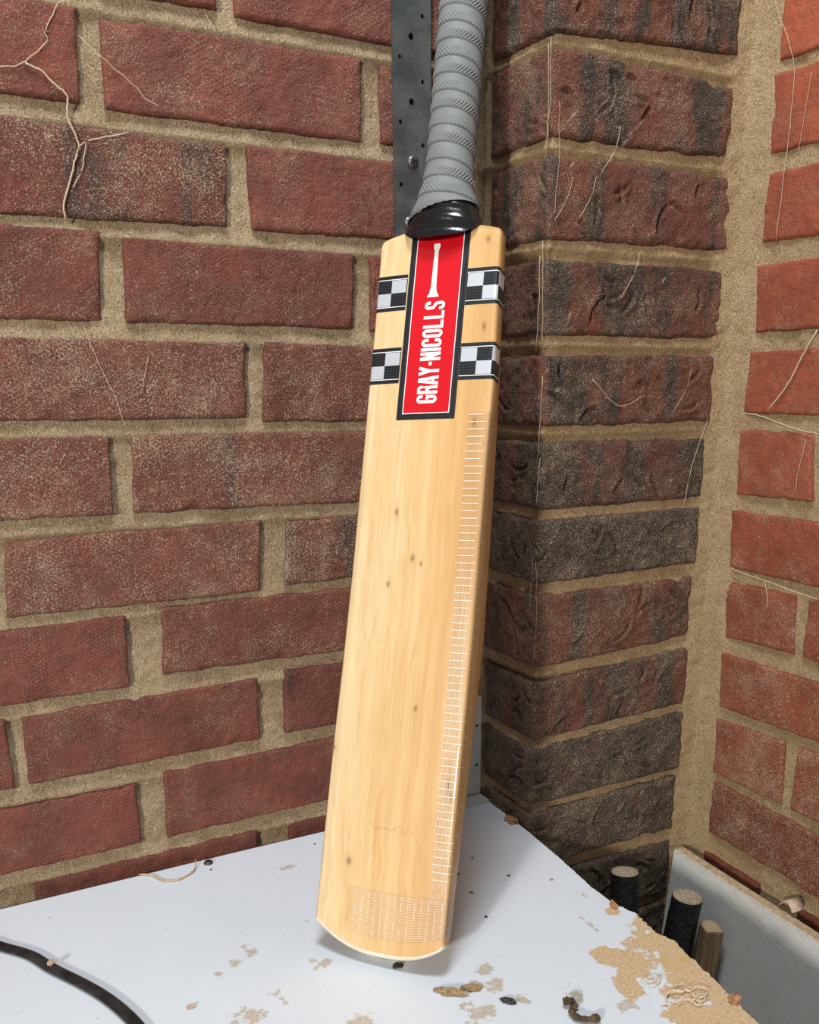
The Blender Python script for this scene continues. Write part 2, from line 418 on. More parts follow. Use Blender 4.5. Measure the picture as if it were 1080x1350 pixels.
for i, b in enumerate(rows):
    r = b[0]
    vis = b[3] > .18
    k = cnt.get(r, 0)
    if vis: cnt[r] = k+1
    tn = TONES.get((r, k), (1.0, .28, .22)) if vis else (1.0, .28, .22)
    tn = (tn[0], tn[1], .24+.40*tn[2])
    brick('brick', left_map, (b[1], b[2]), (b[3], b[4]), (b[5], b[6]), (b[7], b[8]), M['brick_left'], wall_left, 100+i, tone=tn[0], burnt=tn[1], dust=tn[2], step=.0019 if vis else .005)

# pier
def h_pier(U, Z):
    a = np.exp(-np.maximum(0, U)/.010); b = np.exp(-np.maximum(0, PIER_LEN-U)/.011)
    flush = smooth(PIER_LEN-.030, PIER_LEN-.016, U)
    t = np.clip(np.mod(-Z+.0005, .0755)/.0125, 0, 1)
    return (-.0056 + .0036*t*(np.mod(-Z+.0005, .0755) < .0135))*(1-flush) - .0016*flush + .008*a + .009*b
wall_pier = mortar('wall_pier', pier_map, -.002, PIER_LEN+.004, -.90, .26, M['mortar_pier'], h_pier, .0026, box((XR+.016, -PD+.016, -UP), (XW+.13, .13, .40)))
tag(wall_pier, 'dark brick pier standing out of the corner', None, None, 'structure')
PT = {-2: (.9, .5, .37), -1: (.95, .50, .37), 0: (1.05, .48, .38), 1: (1.05, .42, .37), 2: (.9, .52, .38), 3: (.95, .48, .38), 4: (.9, .52, .39), 5: (.85, .62, .41), 6: (.9, .47, .40), 7: (.85, .50, .40), 8: (.8, .63, .41), 9: (.8, .63, .41), 10: (.8, .6, .40), 11: (.8, .6, .4)}
prow = list(PIER_BRICKS)
b = prow[0]; prow.append((-2, b[1]+.076, b[2]+.076, b[3]+.076, b[4]+.076, b[5]))
b = prow[11]; prow.append((11, b[1]-.076, b[2]-.076, b[3]-.076, b[4]-.076, b[5]))
for i, (r, zt0, zt1, zb0, zb1, xe) in enumerate(prow):
    ue = (PD-RC)+RC*math.pi/2+(xe-XR-RC); u0 = .012
    t = PT[r]
    brick('brick', pier_map, (u0, zt0), (ue, zt1), (u0, zb0), (ue, zb1), M['brick_pier'], wall_pier, 400+i, step=.0017, rough=1.5, bevel=.004, dents=9, corner_u=PD, tone=t[0], burnt=t[1], dust=t[2], proud=.0008)

# right wall
def h_right(U, Z):
    b = np.exp(-np.maximum(0, U-PD)/.012); flush = smooth(PD+.036, PD+.020, U)
    return -.0045 + .010*b + .0030*flush
wall_right = mortar('wall_right', right_map, PD-.003, .62, -.90, .26, M['mortar_pier'], h_right, .003, box((XW+.016, -.75, -UP), (XW+.13, -PD+.04, .40)))
tag(wall_right, 'orange-red brick wall at the right edge beyond the pier', None, None, 'structure')
rr = list(RIGHT_BRICKS)
for b in RIGHT_BRICKS:
    r = b[0]
    u1 = max(b[3], b[7])+.011
    if (r in (4, 10)) and u1 < .25: rr.append((r, u1+.012, b[2], u1+.227, b[4], u1+.012, b[6], u1+.227, b[8])) if r == 4 else None
    elif u1 < .37: rr.append((r, u1, b[4], u1+.1025, b[4], u1, b[8], u1+.1025, b[8]))
for b in RIGHT_BRICKS[:1]: rr.append((-2,)+tuple(v+(.076 if k % 2 else 0) for k, v in enumerate(b[1:])))
for b in RIGHT_BRICKS[-3:-2]: rr.append((11,)+tuple(v-(.155 if k % 2 else 0) for k, v in enumerate(b[1:])))
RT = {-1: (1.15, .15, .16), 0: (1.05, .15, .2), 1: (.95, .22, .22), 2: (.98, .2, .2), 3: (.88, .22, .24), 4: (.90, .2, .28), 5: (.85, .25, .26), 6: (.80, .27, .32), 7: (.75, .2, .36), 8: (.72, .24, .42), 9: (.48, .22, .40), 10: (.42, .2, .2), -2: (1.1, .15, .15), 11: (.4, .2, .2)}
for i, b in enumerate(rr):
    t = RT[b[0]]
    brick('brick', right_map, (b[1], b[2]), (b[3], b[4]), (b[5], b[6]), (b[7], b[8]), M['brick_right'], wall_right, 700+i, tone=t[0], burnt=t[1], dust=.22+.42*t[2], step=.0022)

M['concrete'] = mat_plain('concrete', (.30, .29, .27), .9, (120, .4, .002), .3, 20)
v, f = box((-1.6, -2.6, -UP-.1), (XW+.13, .13, -UP))
tag(make('floor', v, f, M['concrete'], smooth_faces=False), 'grey concrete floor under the bench', None, None, 'structure')

# ------------------------------------------------------------------ bench
def mat_bench():
    s = NT('white_melamine'); P = s.pos(); sx = s.n('SeparateXYZ', {0: P})
    X, Y = sx.outputs[0], sx.outputs[1]
    warp = s.noise(P, 70, 5, .65)
    def blobs(lst):
        tot = None
        for (bx, by, r, asp) in lst:
            dx = s.math('MULTIPLY', s.math('SUBTRACT', X, bx), 1/r); dy = s.math('MULTIPLY', s.math('SUBTRACT', Y, by), 1/(r*asp))
            d = s.math('ADD', s.math('MULTIPLY', dx, dx), s.math('MULTIPLY', dy, dy))
            g = s.math('POWER', 2.718, s.math('MULTIPLY', d, -1.0))
            tot = g if tot is None else s.math('MAXIMUM', tot, g)
        return tot
    worn = blobs([(.622, -.300, .022, 1), (.605, -.322, .030, .8), (.560, -.318, .016, .7), (.572, -.338, .022, .9), (.612, -.355, .026, 1.2), (.548, -.360, .012, 1.6), (.597, -.385, .026, 1.2), (.570, -.405, .026, 1.0), (.590, -.430, .035, 1.0), (.606, -.270, .008, 1.0), (.560, -.45, .03, 1), (.612, -.335, .022, 1), (.604, -.365, .024, 1), (.603, -.405, .022, 1), (.58, -.385, .02, 1), (.598, -.455, .03, 1)])
    wf = s.step(s.math('ADD', worn, s.math('MULTIPLY', s.math('SUBTRACT', warp, .5), 1.9)), .44, .54)
    stain = blobs([(.314, -.179, .012, 1.6), (.300, -.188, .009, 1.2), (.285, -.197, .006, 1), (.361, -.2225, .010, .9), (.354, -.214, .006, 1), (.289, -.257, .02, .8), (.316, -.249, .01, 2), (.460, -.310, .012, 1.2), (.438, -.334, .02, .8), (.4645, -.291, .013, .7), (.448, -.301, .008, 1), (.388, -.064, .012, .7), (.575, -.279, .004, 6), (.370, -.158, .0045, 1), (.600, -.235, .005, 2), (.470, -.335, .008, 1.6), (.51, -.352, .016, .7), (.53, -.375, .014, .9), (.408, -.252, .007, .8), (.36, -.30, .02, .9), (.645, -.05, .01, 2)])
    sf = s.step(s.math('ADD', stain, s.math('MULTIPLY', s.math('SUBTRACT', warp, .5), 2.6)), .70, .86)
    white = s.mix(s.math('MULTIPLY', s.step(s.noise(P, 9, 4, .6), .4, .75), .22), (.74, .79, .85), (.63, .66, .70))
    speck = s.step(s.noise(P, 260, 2, .5), .735, .77)
    white = s.mix(s.math('MULTIPLY', speck, .8), white, (.16, .11, .08))
    scr = s.noise(s.n('VectorRotate', {'Vector': s.scale(P, (1, 1, 0)), 'Angle': .7}, rotation_type='Z_AXIS').outputs[0], 1.0)
    scr = s.noise(s.scale(s.n('VectorRotate', {'Vector': P, 'Angle': .75}, rotation_type='Z_AXIS').outputs[0], (600, 22, 1)), 1.0, 2)
    white = s.mix(s.math('MULTIPLY', s.step(scr, .71, .75), .45), white, (.42, .38, .33))
    chipn = s.noise(P, 400, 5, .75)
    chip = s.ramp(chipn, [(.28, (.32, .19, .09)), (.42, (.60, .41, .23)), (.58, (.70, .52, .32)), (.75, (.80, .66, .46))])
    glue = s.step(s.noise(P, 38, 3), .60, .66)
    chip = s.mix(s.math('MULTIPLY', glue, .55), chip, (.62, .40, .13))
    beige = s.mix(s.step(chipn, .35, .65), (.40, .30, .18), (.62, .53, .38))
    col = s.mix(s.math('MULTIPLY', sf, .75), white, beige); col = s.mix(wf, col, chip)
    side = s.step(s.n('SeparateXYZ', {0: s.n('NewGeometry').outputs['Normal']}).outputs[2], .5, .2)
    col = s.mix(side, col, (.50, .35, .20))
    h = s.math('SUBTRACT', s.math('MULTIPLY', chipn, s.math('MULTIPLY', wf, .6)), s.math('MULTIPLY', wf, .5))
    h = s.math('ADD', h, s.math('MULTIPLY', s.noise(P, 500, 2), .03))
    nrm = s.bump(h, .7, .0016)
    rough = s.math('ADD', .38, s.math('MULTIPLY', wf, .5))
    s.bsdf(col, rough, nrm, Specular_IOR_Level=.4); return s.m
M['bench'] = mat_bench()
edge = [(.6290, -.012), (.6285, -.0584), (.6255, -.1159), (.6207, -.1724), (.6140, -.2286), (.6139, -.2584), (.6160, -.2682), (.6203, -.2832), (.6150, -.311), (.6197, -.3291), (.6168, -.3447), (.6126, -.3728), (.6088, -.3928), (.6044, -.4164), (.6001, -.4386), (.592, -.49), (.585, -.56)]
ev = []
rng = random.Random(5)
for i in range(len(edge)-1):
    (x0, y0), (x1, y1) = edge[i], edge[i+1]
    n = max(2, int(math.hypot(x1-x0, y1-y0)/.0025))
    for k in range(n):
        t = k/n; a = .0003 if y0 > -.25 else .0011
        ev.append((x0+(x1-x0)*t + (rng.uniform(-a, a)), y0+(y1-y0)*t))
ev.append(edge[-1])
outline = ev + [(-.45, -.56), (-.45, -.024), (.10, -.0145), (.36, -.0095), (.60, -.0085)]
n = len(outline); TH = .018
V = [(x, y, BENCH) for x, y in outline] + [(x-(.0025*rng.random() if i < len(ev) and y < -.25 else 0), y, BENCH-TH) for i, (x, y) in enumerate(outline)]
F = [tuple(range(n))[::-1], tuple(range(n, 2*n))] + [(i, (i+1) % n, n+(i+1) % n, n+i) for i in range(n)]
bench = empty('workbench', (.1, -.3, -UP))
tag(bench, 'white topped workbench with a chipped right edge under the bat', 'bench')
import bmesh
o = make('worktop', V, F, M['bench'], bench, smooth_faces=False)
bm = bmesh.new(); bm.from_mesh(o.data); bmesh.ops.recalc_face_normals(bm, faces=bm.faces); bm.to_mesh(o.data); bm.free()
M['bench_frame'] = mat_plain('bench_frame', (.42, .30, .18), .7, (90, .3, .001), .3, 40)
for (lx, ly) in ((-.40, -.06), (-.40, -.52), (.50, -.06), (.50, -.52)):
    v, f = box((lx-.03, ly-.03, -UP), (lx+.03, ly+.03, BENCH-TH)); make('leg', v, f, M['bench_frame'], bench, False)
for ly in (-.06, -.52):
    v, f = box((-.37, ly-.012, BENCH-TH-.09), (.47, ly+.012, BENCH-TH)); make('rail', v, f, M['bench_frame'], bench, False)

# ------------------------------------------------------------------ the bat
# local frame of the bat: x across the face, y from the face to the back, z from toe to handle
TILT, AZ, TURN = .34442, .80317, -.91472
ax = Vector((math.sin(TILT)*math.cos(AZ), math.sin(TILT)*math.sin(AZ), math.cos(TILT)))
wx = Vector((math.cos(TURN), math.sin(TURN), 0)); wx = (wx - ax*wx.dot(ax)).normalized()
nb = -(wx.cross(ax))                         # towards the back of the bat
bat = bpy.data.objects.new('cricket_bat', None); COL.objects.link(bat); bat.empty_display_size = .05
bat.matrix_world = Matrix(((wx.x, nb.x, ax.x, .3931), (wx.y, nb.y, ax.y, -.2461), (wx.z, nb.z, ax.z, -.6160+UP), (0, 0, 0, 1)))
tag(bat, 'pale wooden cricket bat with grey grip and red sticker leaning in the corner', 'cricket bat')
def bpart(name, V, F, mat, parent=None, smooth_faces=True):
    me = bpy.data.meshes.new(name); me.from_pydata([tuple(map(float, p)) for p in V], [], [tuple(map(int, f)) for f in F]); me.materials.append(mat)
    if smooth_faces: me.polygons.foreach_set('use_smooth', [True]*len(me.polygons))
    me.update(); o = bpy.data.objects.new(name, me); COL.objects.link(o); o.parent = parent or bat
    return o
BL = .569
def hwl(l): return np.interp(l, [0, .03, .10, .16, .22, .30, .44, .50, .57], [.0568, .0566, .0560, .0552, .0536, .0524, .0524, .0524, .0532])
def hwr(l): return np.interp(l, [0, .03, .10, .17, .25, .32, .40, .445, .50, .57], [.0545, .0548, .0548, .0553, .0556, .0548, .0540, .0542, .0522, .0498])
def edge_t(l): return np.interp(l, [0, .04, .09, .17, .25, .33, .40, .44, .50, .57], [.012, .014, .018, .024, .027, .025, .021, .016, .0145, .013])
def spine_t(l): return np.interp(l, [0, .04, .10, .18, .26, .35, .45, .52, .57], [.019, .026, .042, .056, .058, .050, .040, .034, .032])
ER = .0030
def yface(x): return .0010*(np.abs(x)/.055)**2.2
def skin(sig, l, off=0.0):
    """point on the front skin; sig runs across the face and round either edge"""
    s = 1 if sig >= 0 else -1; a = abs(sig)
    hw = float(hwr(l) if s > 0 else hwl(l)); fl = hw-ER; y0 = float(yface(fl))
    q = ER*math.pi/2
    if a <= fl: return (s*a, float(yface(a))-off)
    if a <= fl+q:
        an = (a-fl)/ER; return (s*(fl+(ER+off)*math.sin(an)), y0+ER-(ER+off)*math.cos(an))
    return (s*(hw+off), y0+ER+(a-fl-q))
def section(l):
    pts = []
    hl, hr = float(hwl(l)), float(hwr(l)); te = float(edge_t(l)); sp = float(spine_t(l))
    sl = hl-ER+ER*math.pi/2+(te-ER-.0012); sr = hr-ER+ER*math.pi/2+(te-ER-.0012)
    fl, fr = hl-ER, hr-ER; q = ER*math.pi/2
    sig = [-sl, -(fl+q)-.4*(sl-fl-q)] + [-(fl+q*k/5) for k in (5, 4, 3, 2, 1)] + list(np.linspace(-fl, fr, 25)) + [fr+q*k/5 for k in (1, 2, 3, 4, 5)] + [fr+q+.4*(sr-fr-q), sr]
    for s_ in sig: pts.append(skin(s_, l))
    for k in range(1, 20):
        x = hr-.0025 - (hr+hl-.005)*(k-1)/18
        t = max(0.0, 1-abs(x)/(hr if x > 0 else hl))
        pts.append((x, te + (sp-te)*t**1.25))
    return pts
def toe(x): return .0015+(.0190*(abs(x)/.056)**2.2 if x < 0 else .0140*(x/.0545)**3.2)
def shoulder(x): return .0025-.0050*min(1.0, max(0.0, (abs(x)-.026)/.026))**1.2 - .0015*(abs(x)/.052)**14
def lz(l, x): return l + toe(x)*max(0.0, 1-l/.055) + (shoulder(x)*max(0.0, (l-BL+.03)/.03) if l > BL-.03 else 0)
ls = list(np.linspace(0, .06, 16)) + list(np.linspace(.075, BL-.03, 40)) + list(np.linspace(BL-.025, BL, 8))
V = []; npt = len(section(.1))
for l in ls:
    sec = section(l)
    k = 1.0
    if l > BL-.0031: k = 1-.010*((l-(BL-.003))/.003)**2
    V += [(x*k, y if l < BL-.003 else y+(.0008 if y < .004 else 0), lz(l, x)) for x, y in sec]
F = gridfaces(len(ls), npt)
F = [tuple(f) for f in F] + [(i*npt+npt-1, (i+1)*npt+npt-1, (i+1)*npt, i*npt) for i in range(len(ls)-1)]
c0 = len(V); cx, cy = 0.0, .008
V += [(cx, cy, 0.0), (cx, .012, BL+.002)]
F += [(i+1 if i+1 < npt else 0, i, c0) for i in range(npt)]
b0 = (len(ls)-1)*npt
F += [(b0+i, b0+(i+1) % npt, c0+1) for i in range(npt)]
F = [f[::-1] for f in F]

def mat_wood():
    s = NT('willow'); P = s.obj(); sx = s.n('SeparateXYZ', {0: P}); X, Z = sx.outputs[0], sx.outputs[2]
    wob = s.noise(s.scale(P, (10, 4, 5)), 1.0, 3)
    Pw = s.n('VectorMath', {0: P, 1: s.scale(s.n('CombineXYZ', {0: wob, 1: wob}).outputs[0], (.03, .03, .03))}, operation='ADD').outputs[0]
    g1 = s.noise(s.scale(Pw, (70, 70, 3.0)), 1.0, 4, .6)
    g2 = s.noise(s.scale(Pw, (420, 420, 9)), 1.0, 3, .6)
    base = s.ramp(s.math('ADD', s.math('MULTIPLY', X, 4.2), s.math('ADD', .06, s.math('MULTIPLY', g1, .85))),
                  [(.15, (.80, .61, .36)), (.42, (.74, .50, .245)), (.58, (.68, .41, .165)), (.80, (.60, .34, .125))])
    col = s.mix(s.math('MULTIPLY', s.step(g2, .46, .70), .35), base, (.52, .29, .11))
    col = s.mix(s.math('MULTIPLY', s.step(s.noise(s.scale(Pw, (90, 90, 2.2)), 1.0, 3), .55, .72), .45), col, (.80, .62, .37))
    cloud = s.noise(s.scale(P, (30, 30, 12)), 1.0, 3)
    col = s.mix(s.math('MULTIPLY', s.step(cloud, .5, .8), .35), col, (.60, .34, .14))
    # knots and nicks
    for kx, kz, r, asp in ((-.0168, .3452, .0016, 1.6), (.0006, .3089, .0017, 1.7), (-.0184, .288, .0014, 1.6), (.0081, .3049, .0010, 1.5), (.0146, .1925, .0014, 1.6), (-.0307, .0688, .0020, 1.5), (-.0534, .156, .0012, 1.2), (.0497, .1288, .0015, 1.8), (.040, .5585, .0016, 1.4), (.042, .415, .0014, 2.4), (.047, .137, .0012, 4), (.043, .49, .0016, 2.0)):
        dx = s.math('MULTIPLY', s.math('SUBTRACT', X, kx), 1/r); dz = s.math('MULTIPLY', s.math('SUBTRACT', Z, kz), 1/(r*asp))
        d = s.math('ADD', s.math('MULTIPLY', dx, dx), s.math('MULTIPLY', dz, dz))
        g = s.math('POWER', 2.718, s.math('MULTIPLY', d, -1.0))
        col = s.mix(s.math('MULTIPLY', g, .85), col, (.17, .075, .03))
        dx2 = s.math('MULTIPLY', dx, .35); dz2 = s.math('MULTIPLY', dz, .22)
        g = s.math('POWER', 2.718, s.math('MULTIPLY', s.math('ADD', s.math('MULTIPLY', dx2, dx2), s.math('MULTIPLY', dz2, dz2)), -1.0))
        col = s.mix(s.math('MULTIPLY', g, .22), col, (.48, .25, .10))
    # fine wavy crack low on the face
    wav = s.math('ADD', .098, s.math('MULTIPLY', s.math('SUBTRACT', s.noise(s.scale(P, (160, 0, 0)), 1.0, 2), .5), .020))
    ln = s.step(s.math('ABSOLUTE', s.math('SUBTRACT', Z, wav)), .00045, .0001)
    msk = s.step(s.math('ABSOLUTE', s.math('SUBTRACT', X, .002)), .022, .018)
    col = s.mix(s.math('MULTIPLY', s.math('MULTIPLY', ln, msk), .55), col, (.22, .12, .05))
    s.bsdf(col, .42, s.bump(s.math('ADD', g2, s.math('MULTIPLY', s.noise(P, 300, 3), .3)), .10, .0008), Specular_IOR_Level=.45)
    return s.m
M['willow'] = mat_wood()
blade = bpart('blade', V, F, M['willow'])
blade['label'] = 'pale grained willow blade'

# toe guard: thin cream rim under the toe
sec0 = section(0.0); V = []; F = []
for dz, k in ((.0012, 1.004), (-.0003, 1.009), (-.0014, 1.004), (-.0020, .97)):
    V += [(x*k, .0065+(y-.0065)*(1+(k-1)*2.2), lz(0, x)+dz) for x, y in sec0]
F = [tuple(f) for f in gridfaces(4, npt)] + [(i*npt+npt-1, (i+1)*npt+npt-1, (i+1)*npt, i*npt) for i in range(3)]
V.append((0, .008, -.0030)); F += [(3*npt+i, 3*npt+(i+1) % npt, 4*npt) for i in range(npt)]
M['toe'] = mat_plain('toe_rubber', (.74, .69, .56), .5, None, .15, 80)
bpart('toe_guard', V, F, M['toe'])['label'] = 'thin cream rim under the toe'

# ---- decals that follow the skin of the blade
def decal(name, s0, s1, z0, z1, mat, parent, off, ns=None, nz=4, sfun=None):
    ns = ns or max(3, int(abs(s1-s0)/.0011)+2)
    V = []
    for i in range(ns):
        for j in range(nz):
            z = z0+(z1-z0)*j/(nz-1); a0, a1 = (s0, s1) if sfun is None else sfun(z)
            sg = a0+(a1-a0)*i/(ns-1)
            x, y = skin(sg, z, off); V.append((x, y, z))
    F = [tuple(f) for f in gridfaces(ns, nz)]
    return bpart(name, V, F, mat, parent)
def mat_carbon():
    s = NT('carbon_print'); P = s.obj()
    w = s.n('TexChecker', {'Vector': s.n('VectorRotate', {'Vector': P, 'Angle': .785}, rotation_type='Y_AXIS').outputs[0], 'Scale': 620.0}).outputs[1]
    col = s.mix(w, (.006, .006, .007), (.024, .025, .028))
    s.bsdf(col, .34, s.bump(w, .25, .0003), Specular_IOR_Level=.5, Coat_Weight=.15, Coat_Roughness=.12); return s.m
M['carbon'] = mat_carbon()
M['white_print'] = mat_plain('white_print', (.88, .88, .87), .3, Specular_IOR_Level=.5)
M['red_print'] = mat_plain('red_print', (.64, .006, .014), .24, (25, .06, .002), Specular_IOR_Level=.5, Coat_Weight=.6, Coat_Roughness=.08)
M['silver'] = mat_plain('silver_foil', (.80, .84, .90), .34, (40, .12, .002), Metallic=.55)
sticker = decal('sticker', -.0246, .0253, .4185, .5700, M['carbon'], None, .00012, nz=6)
sticker['label'] = 'red sticker with black textured border'
decal('white_outline', -.0197, .0204, .4232, .5698, M['white_print'], sticker, .00022, nz=6)
decal('red_panel', -.0190, .0197, .4239, .5696, M['red_print'], sticker, .00032, nz=6)
for side in (-1, 1):
    for z0 in (.5075, .4485):
        z1 = z0+.0290
        e = (.0530+.0105) if side < 0 else (.0540+.0105)
        st = decal('stripe', side*.0254, side*e, z0, z1, M['carbon'], None, .00012, ns=46)
        st['label'] = 'black and silver chequered stripe'
        for zz in (z0+.0030, z1-.0036):
            decal('white_line', side*.0256, side*(e-.0002), zz, zz+.0006, M['white_print'], st, .00022, ns=46, nz=2)
        cols = [.0262, .0392, .0516, .0625]
        zb, zm, zt_ = z0+.0040, z0+.0145, z1-.0040
        for c in range(3):
            top = (c % 2 == 0)
            lo, hi = (zm, zt_) if top else (zb, zm)
            decal('silver_square', side*cols[c], side*cols[c+1], lo, hi, M['silver'], st, .00024)

# ---- lettering, built from strokes.  pen units: mm, u along the word, v up the letter
LW_, LH, SW = 6.55, 17.2, 2.4
def arc(cx, cy, rx, ry, a0, a1, n=7): return [(cx+rx*math.cos(math.radians(a0+(a1-a0)*k/n)), cy+ry*math.sin(math.radians(a0+(a1-a0)*k/n))) for k in range(n+1)]
h = SW/2; x0, x1, y0, y1 = h, LW_-h, h, LH-h; R_ = (x1-x0)/2; xm = LW_/2; ym = LH/2
GL = {
 'G': [arc(xm, y1-R_, R_, R_, 0, 180, 10)[:0] + [(x1, y1-R_-1.8)] + arc(xm, y1-R_, R_, R_, 0, 180, 10) + arc(xm, y0+R_, R_, R_, 180, 360, 10) + [(x1, ym-.4), (xm-.2, ym-.4)]],
 'R': [[(x0, 0), (x0, LH)], [(x0, y1), (x1-1.4, y1)] + arc(x1-1.6, y1-1.8, 1.6, 1.8, 80, 0, 4) + [(x1, ym+1.6)] + arc(x1-1.6, ym+2.0, 1.6, 1.8, 0, -80, 4) + [(x0, ym+.2)], [(x1-1.7, ym+.2), (x1-.3, ym-1.6), (x1, ym-3), (x1, 0)]],
 'A': [[(h*.7, 0), (xm-.35, LH)], [(LW_-h*.7, 0), (xm+.35, LH)], [(1.6, 4.6), (LW_-1.6, 4.6)]],
 'Y': [[(h*.7, LH), (xm, ym-.5)], [(LW_-h*.7, LH), (xm, ym-.5)], [(xm, ym+1), (xm, 0)]],
 '-': [[(.2, ym-.4), (3.0, ym-.4)]],
 'N': [[(x0, 0), (x0, LH)], [(x1, 0), (x1, LH)], [(x0-.1, LH-1), (x1+.1, 1)]],
 'I': [[(h, 0), (h, LH)]],
 'C': [[(x1, y1-R_-2.6)] + arc(xm, y1-R_, R_, R_, 0, 180, 10) + arc(xm, y0+R_, R_, R_, 180, 360, 10) + [(x1, y0+R_+2.6)]],
 'O': [[(x1, ym)] + arc(xm, y1-R_, R_, R_, 0, 180, 10) + arc(xm, y0+R_, R_, R_, 180, 360, 10) + [(x1, ym)]],
 'L': [[(x0, LH), (x0, y0), (LW_-.3, y0)]],
 'S': [[(x1, y1-R_-1.6)] + arc(xm, y1-R_, R_, R_, 0, 180, 10) + [(x0, y1-R_-1.2), (x0+.5, ym+1.1), (x1-.5, ym-1.1), (x1, y0+R_+1.2)] + arc(xm, y0+R_, R_, R_, 0, -180, 10) + [(x0, y0+R_+1.6)]],
}
WIDTH = {'I': SW, '-': 3.2}
def stroke(path, w):
    P = [Vector((a, b)) for a, b in path]; Q = [P[0]]
    for p in P[1:]:
        if (p-Q[-1]).length > 1e-4: Q.append(p)
    P = Q; Lf = []; Rt = []
    for i, p in enumerate(P):
        d0 = (P[i]-P[i-1]).normalized() if i > 0 else None
        d1 = (P[i+1]-P[i]).normalized() if i < len(P)-1 else None
        if d0 is None: d0 = d1
        if d1 is None: d1 = d0
        n0 = Vector((-d0.y, d0.x)); n1 = Vector((-d1.y, d1.x)); mm = (n0+n1).normalized()
        k = min(1/max(mm.dot(n0), .4), 1.5)
        Lf.append(p+mm*(w/2*k)); Rt.append(p-mm*(w/2*k))
    V = Lf+Rt; n = len(P)
    return V, [(i, i+1, n+i+1, n+i) for i in range(n-1)]
def letter(ch, u0, zbase, parent, xc=.0090):
    V = []; F = []
    for si, path in enumerate(GL[ch]):
        v, f = stroke(path, SW); b = len(V)
        for p in v:
            z = zbase+(u0+p.x)*.001; x = xc-p.y*.001
            xx, yy = skin(x, z, .00045+.00002*si); V.append((xx, yy, z))
        F += [tuple(b+i for i in q) for q in f]
    o = bpart('letter', V, F, M['white_print'], parent, False)
    return o
u = 0
for ch in 'GRAY-NICOLLS':
    letter(ch, u, .4312, sticker); u += WIDTH.get(ch, LW_)+.92
# emblem above the word: a little white bat outline, knob at the top
prof = [(.5160, .0050), (.5170, .0048), (.5195, .0032), (.5225, .0025), (.5260, .0022), (.5400, .0019), (.5530, .0017), (.5548, .0024), (.5560, .0028), (.5580, .0027), (.5588, .0020)]
V = []; 
for z, hw in prof:
    for sgn in (-1, 1):
        xx, yy = skin(-.0022+sgn*hw, z, .00045); V.append((xx, yy, z))
bpart('emblem', V, [(2*i, 2*i+1, 2*i+3, 2*i+2) for i in range(len(prof)-1)], M['white_print'], sticker, False)

# ---- black binding and grey grip
HY = .0065
def hcen(z): return HY-.016*(z-BL)
def hrx(z): return np.interp(z-BL, [-.004, .004, .012, .020, .030, .042, .058, .30, .318, .325], [.0365, .0335, .0300, .0265, .0228, .0200, .0188, .0188, .0215, .0215])
def hry(z): return np.interp(z-BL, [-.004, .004, .012, .020, .030, .042, .058, .30, .318, .325], [.0195, .0205, .0212, .0212, .0206, .0196, .0186, .0186, .0215, .0215])
def gripstart(th): return BL+.0140-.0055*np.cos(th)
HTOP = BL+.325
def revolve(zs_of_t, nt, nth, disp=None, shrink=0.0):
    th = np.linspace(0, 2*math.pi, nth, endpoint=False)
    TH_, TT = np.meshgrid(th, np.linspace(0, 1, nt), indexing='ij')
    Zz = zs_of_t(TH_, TT); rx = hrx(Zz)-shrink; ry = hry(Zz)-shrink
    d = disp(TH_, Zz) if disp is not None else 0
    Xx = (rx+d)*np.cos(TH_-math.pi); Yy = hcen(Zz)-(ry+d)*np.sin(TH_-math.pi)*-1
    return np.stack([Xx, Yy, Zz], -1).reshape(-1, 3)
# angle 0 is at the left of the bat (-x), 90 degrees at the front (-y)
nth, nt = 60, 24
def zc(th, t): return (BL-.0100+.0130*np.abs(np.cos(th))**3)*(1-t) + (gripstart(th)+.004)*t
def dcol(th, z): return .00022*np.sin((z-BL)/.0052*2*math.pi + th*1.3) + .0003*np.sin(th*2+z*500)
V = revolve(zc, nt, nth, dcol, .0012)
F = [tuple(f) for f in gridfaces(nth, nt, True)]
M['binding'] = mat_plain('black_binding', (.008, .008, .009), .22, (60, .12, .003), Specular_IOR_Level=.5, Coat_Weight=.2, Coat_Roughness=.08)
bpart('binding', V, F, M['binding'])['label'] = 'glossy black binding at the foot of the handle'
nth, nt = 230, 560
PITCH = .0136
def zg(th, t): return gripstart(th)*(1-t) + HTOP*t
def dgrip(th, z):
    ph = (z-BL)/PITCH + th/(2*math.pi)
    k = np.floor(ph); f = ph-k
    seam = -.0014*np.exp(-(np.minimum(f, 1-f)/.040)**2)
    lap = .0005*(1-f)
    sgn = np.where(np.mod(k, 2) < .5, 1.0, -1.0)
    arcl = th*.0188
    rid = np.sin(2*math.pi*(arcl + sgn*(z)*.9)/.0029)
    win = smooth(.06, .12, f)*smooth(.56, .47, f)
    return seam + lap + .00055*rid*win
V = revolve(zg, nt, nth, dgrip)
F = [tuple(f) for f in gridfaces(nth, nt, True)]
V = np.concatenate([V, [[0, hcen(HTOP), HTOP+.001]]]); ci = len(V)-1
F += [(i*nt+nt-1, ((i+1) % nth)*nt+nt-1, ci) for i in range(nth)]
M['grip'] = mat_plain('grey_rubber', (.20, .21, .21), .62, (700, .12, .0006), .14, 70, Specular_IOR_Level=.35)
bpart('grip', V, F, M['grip'])['label'] = 'grey spiral rubber grip'

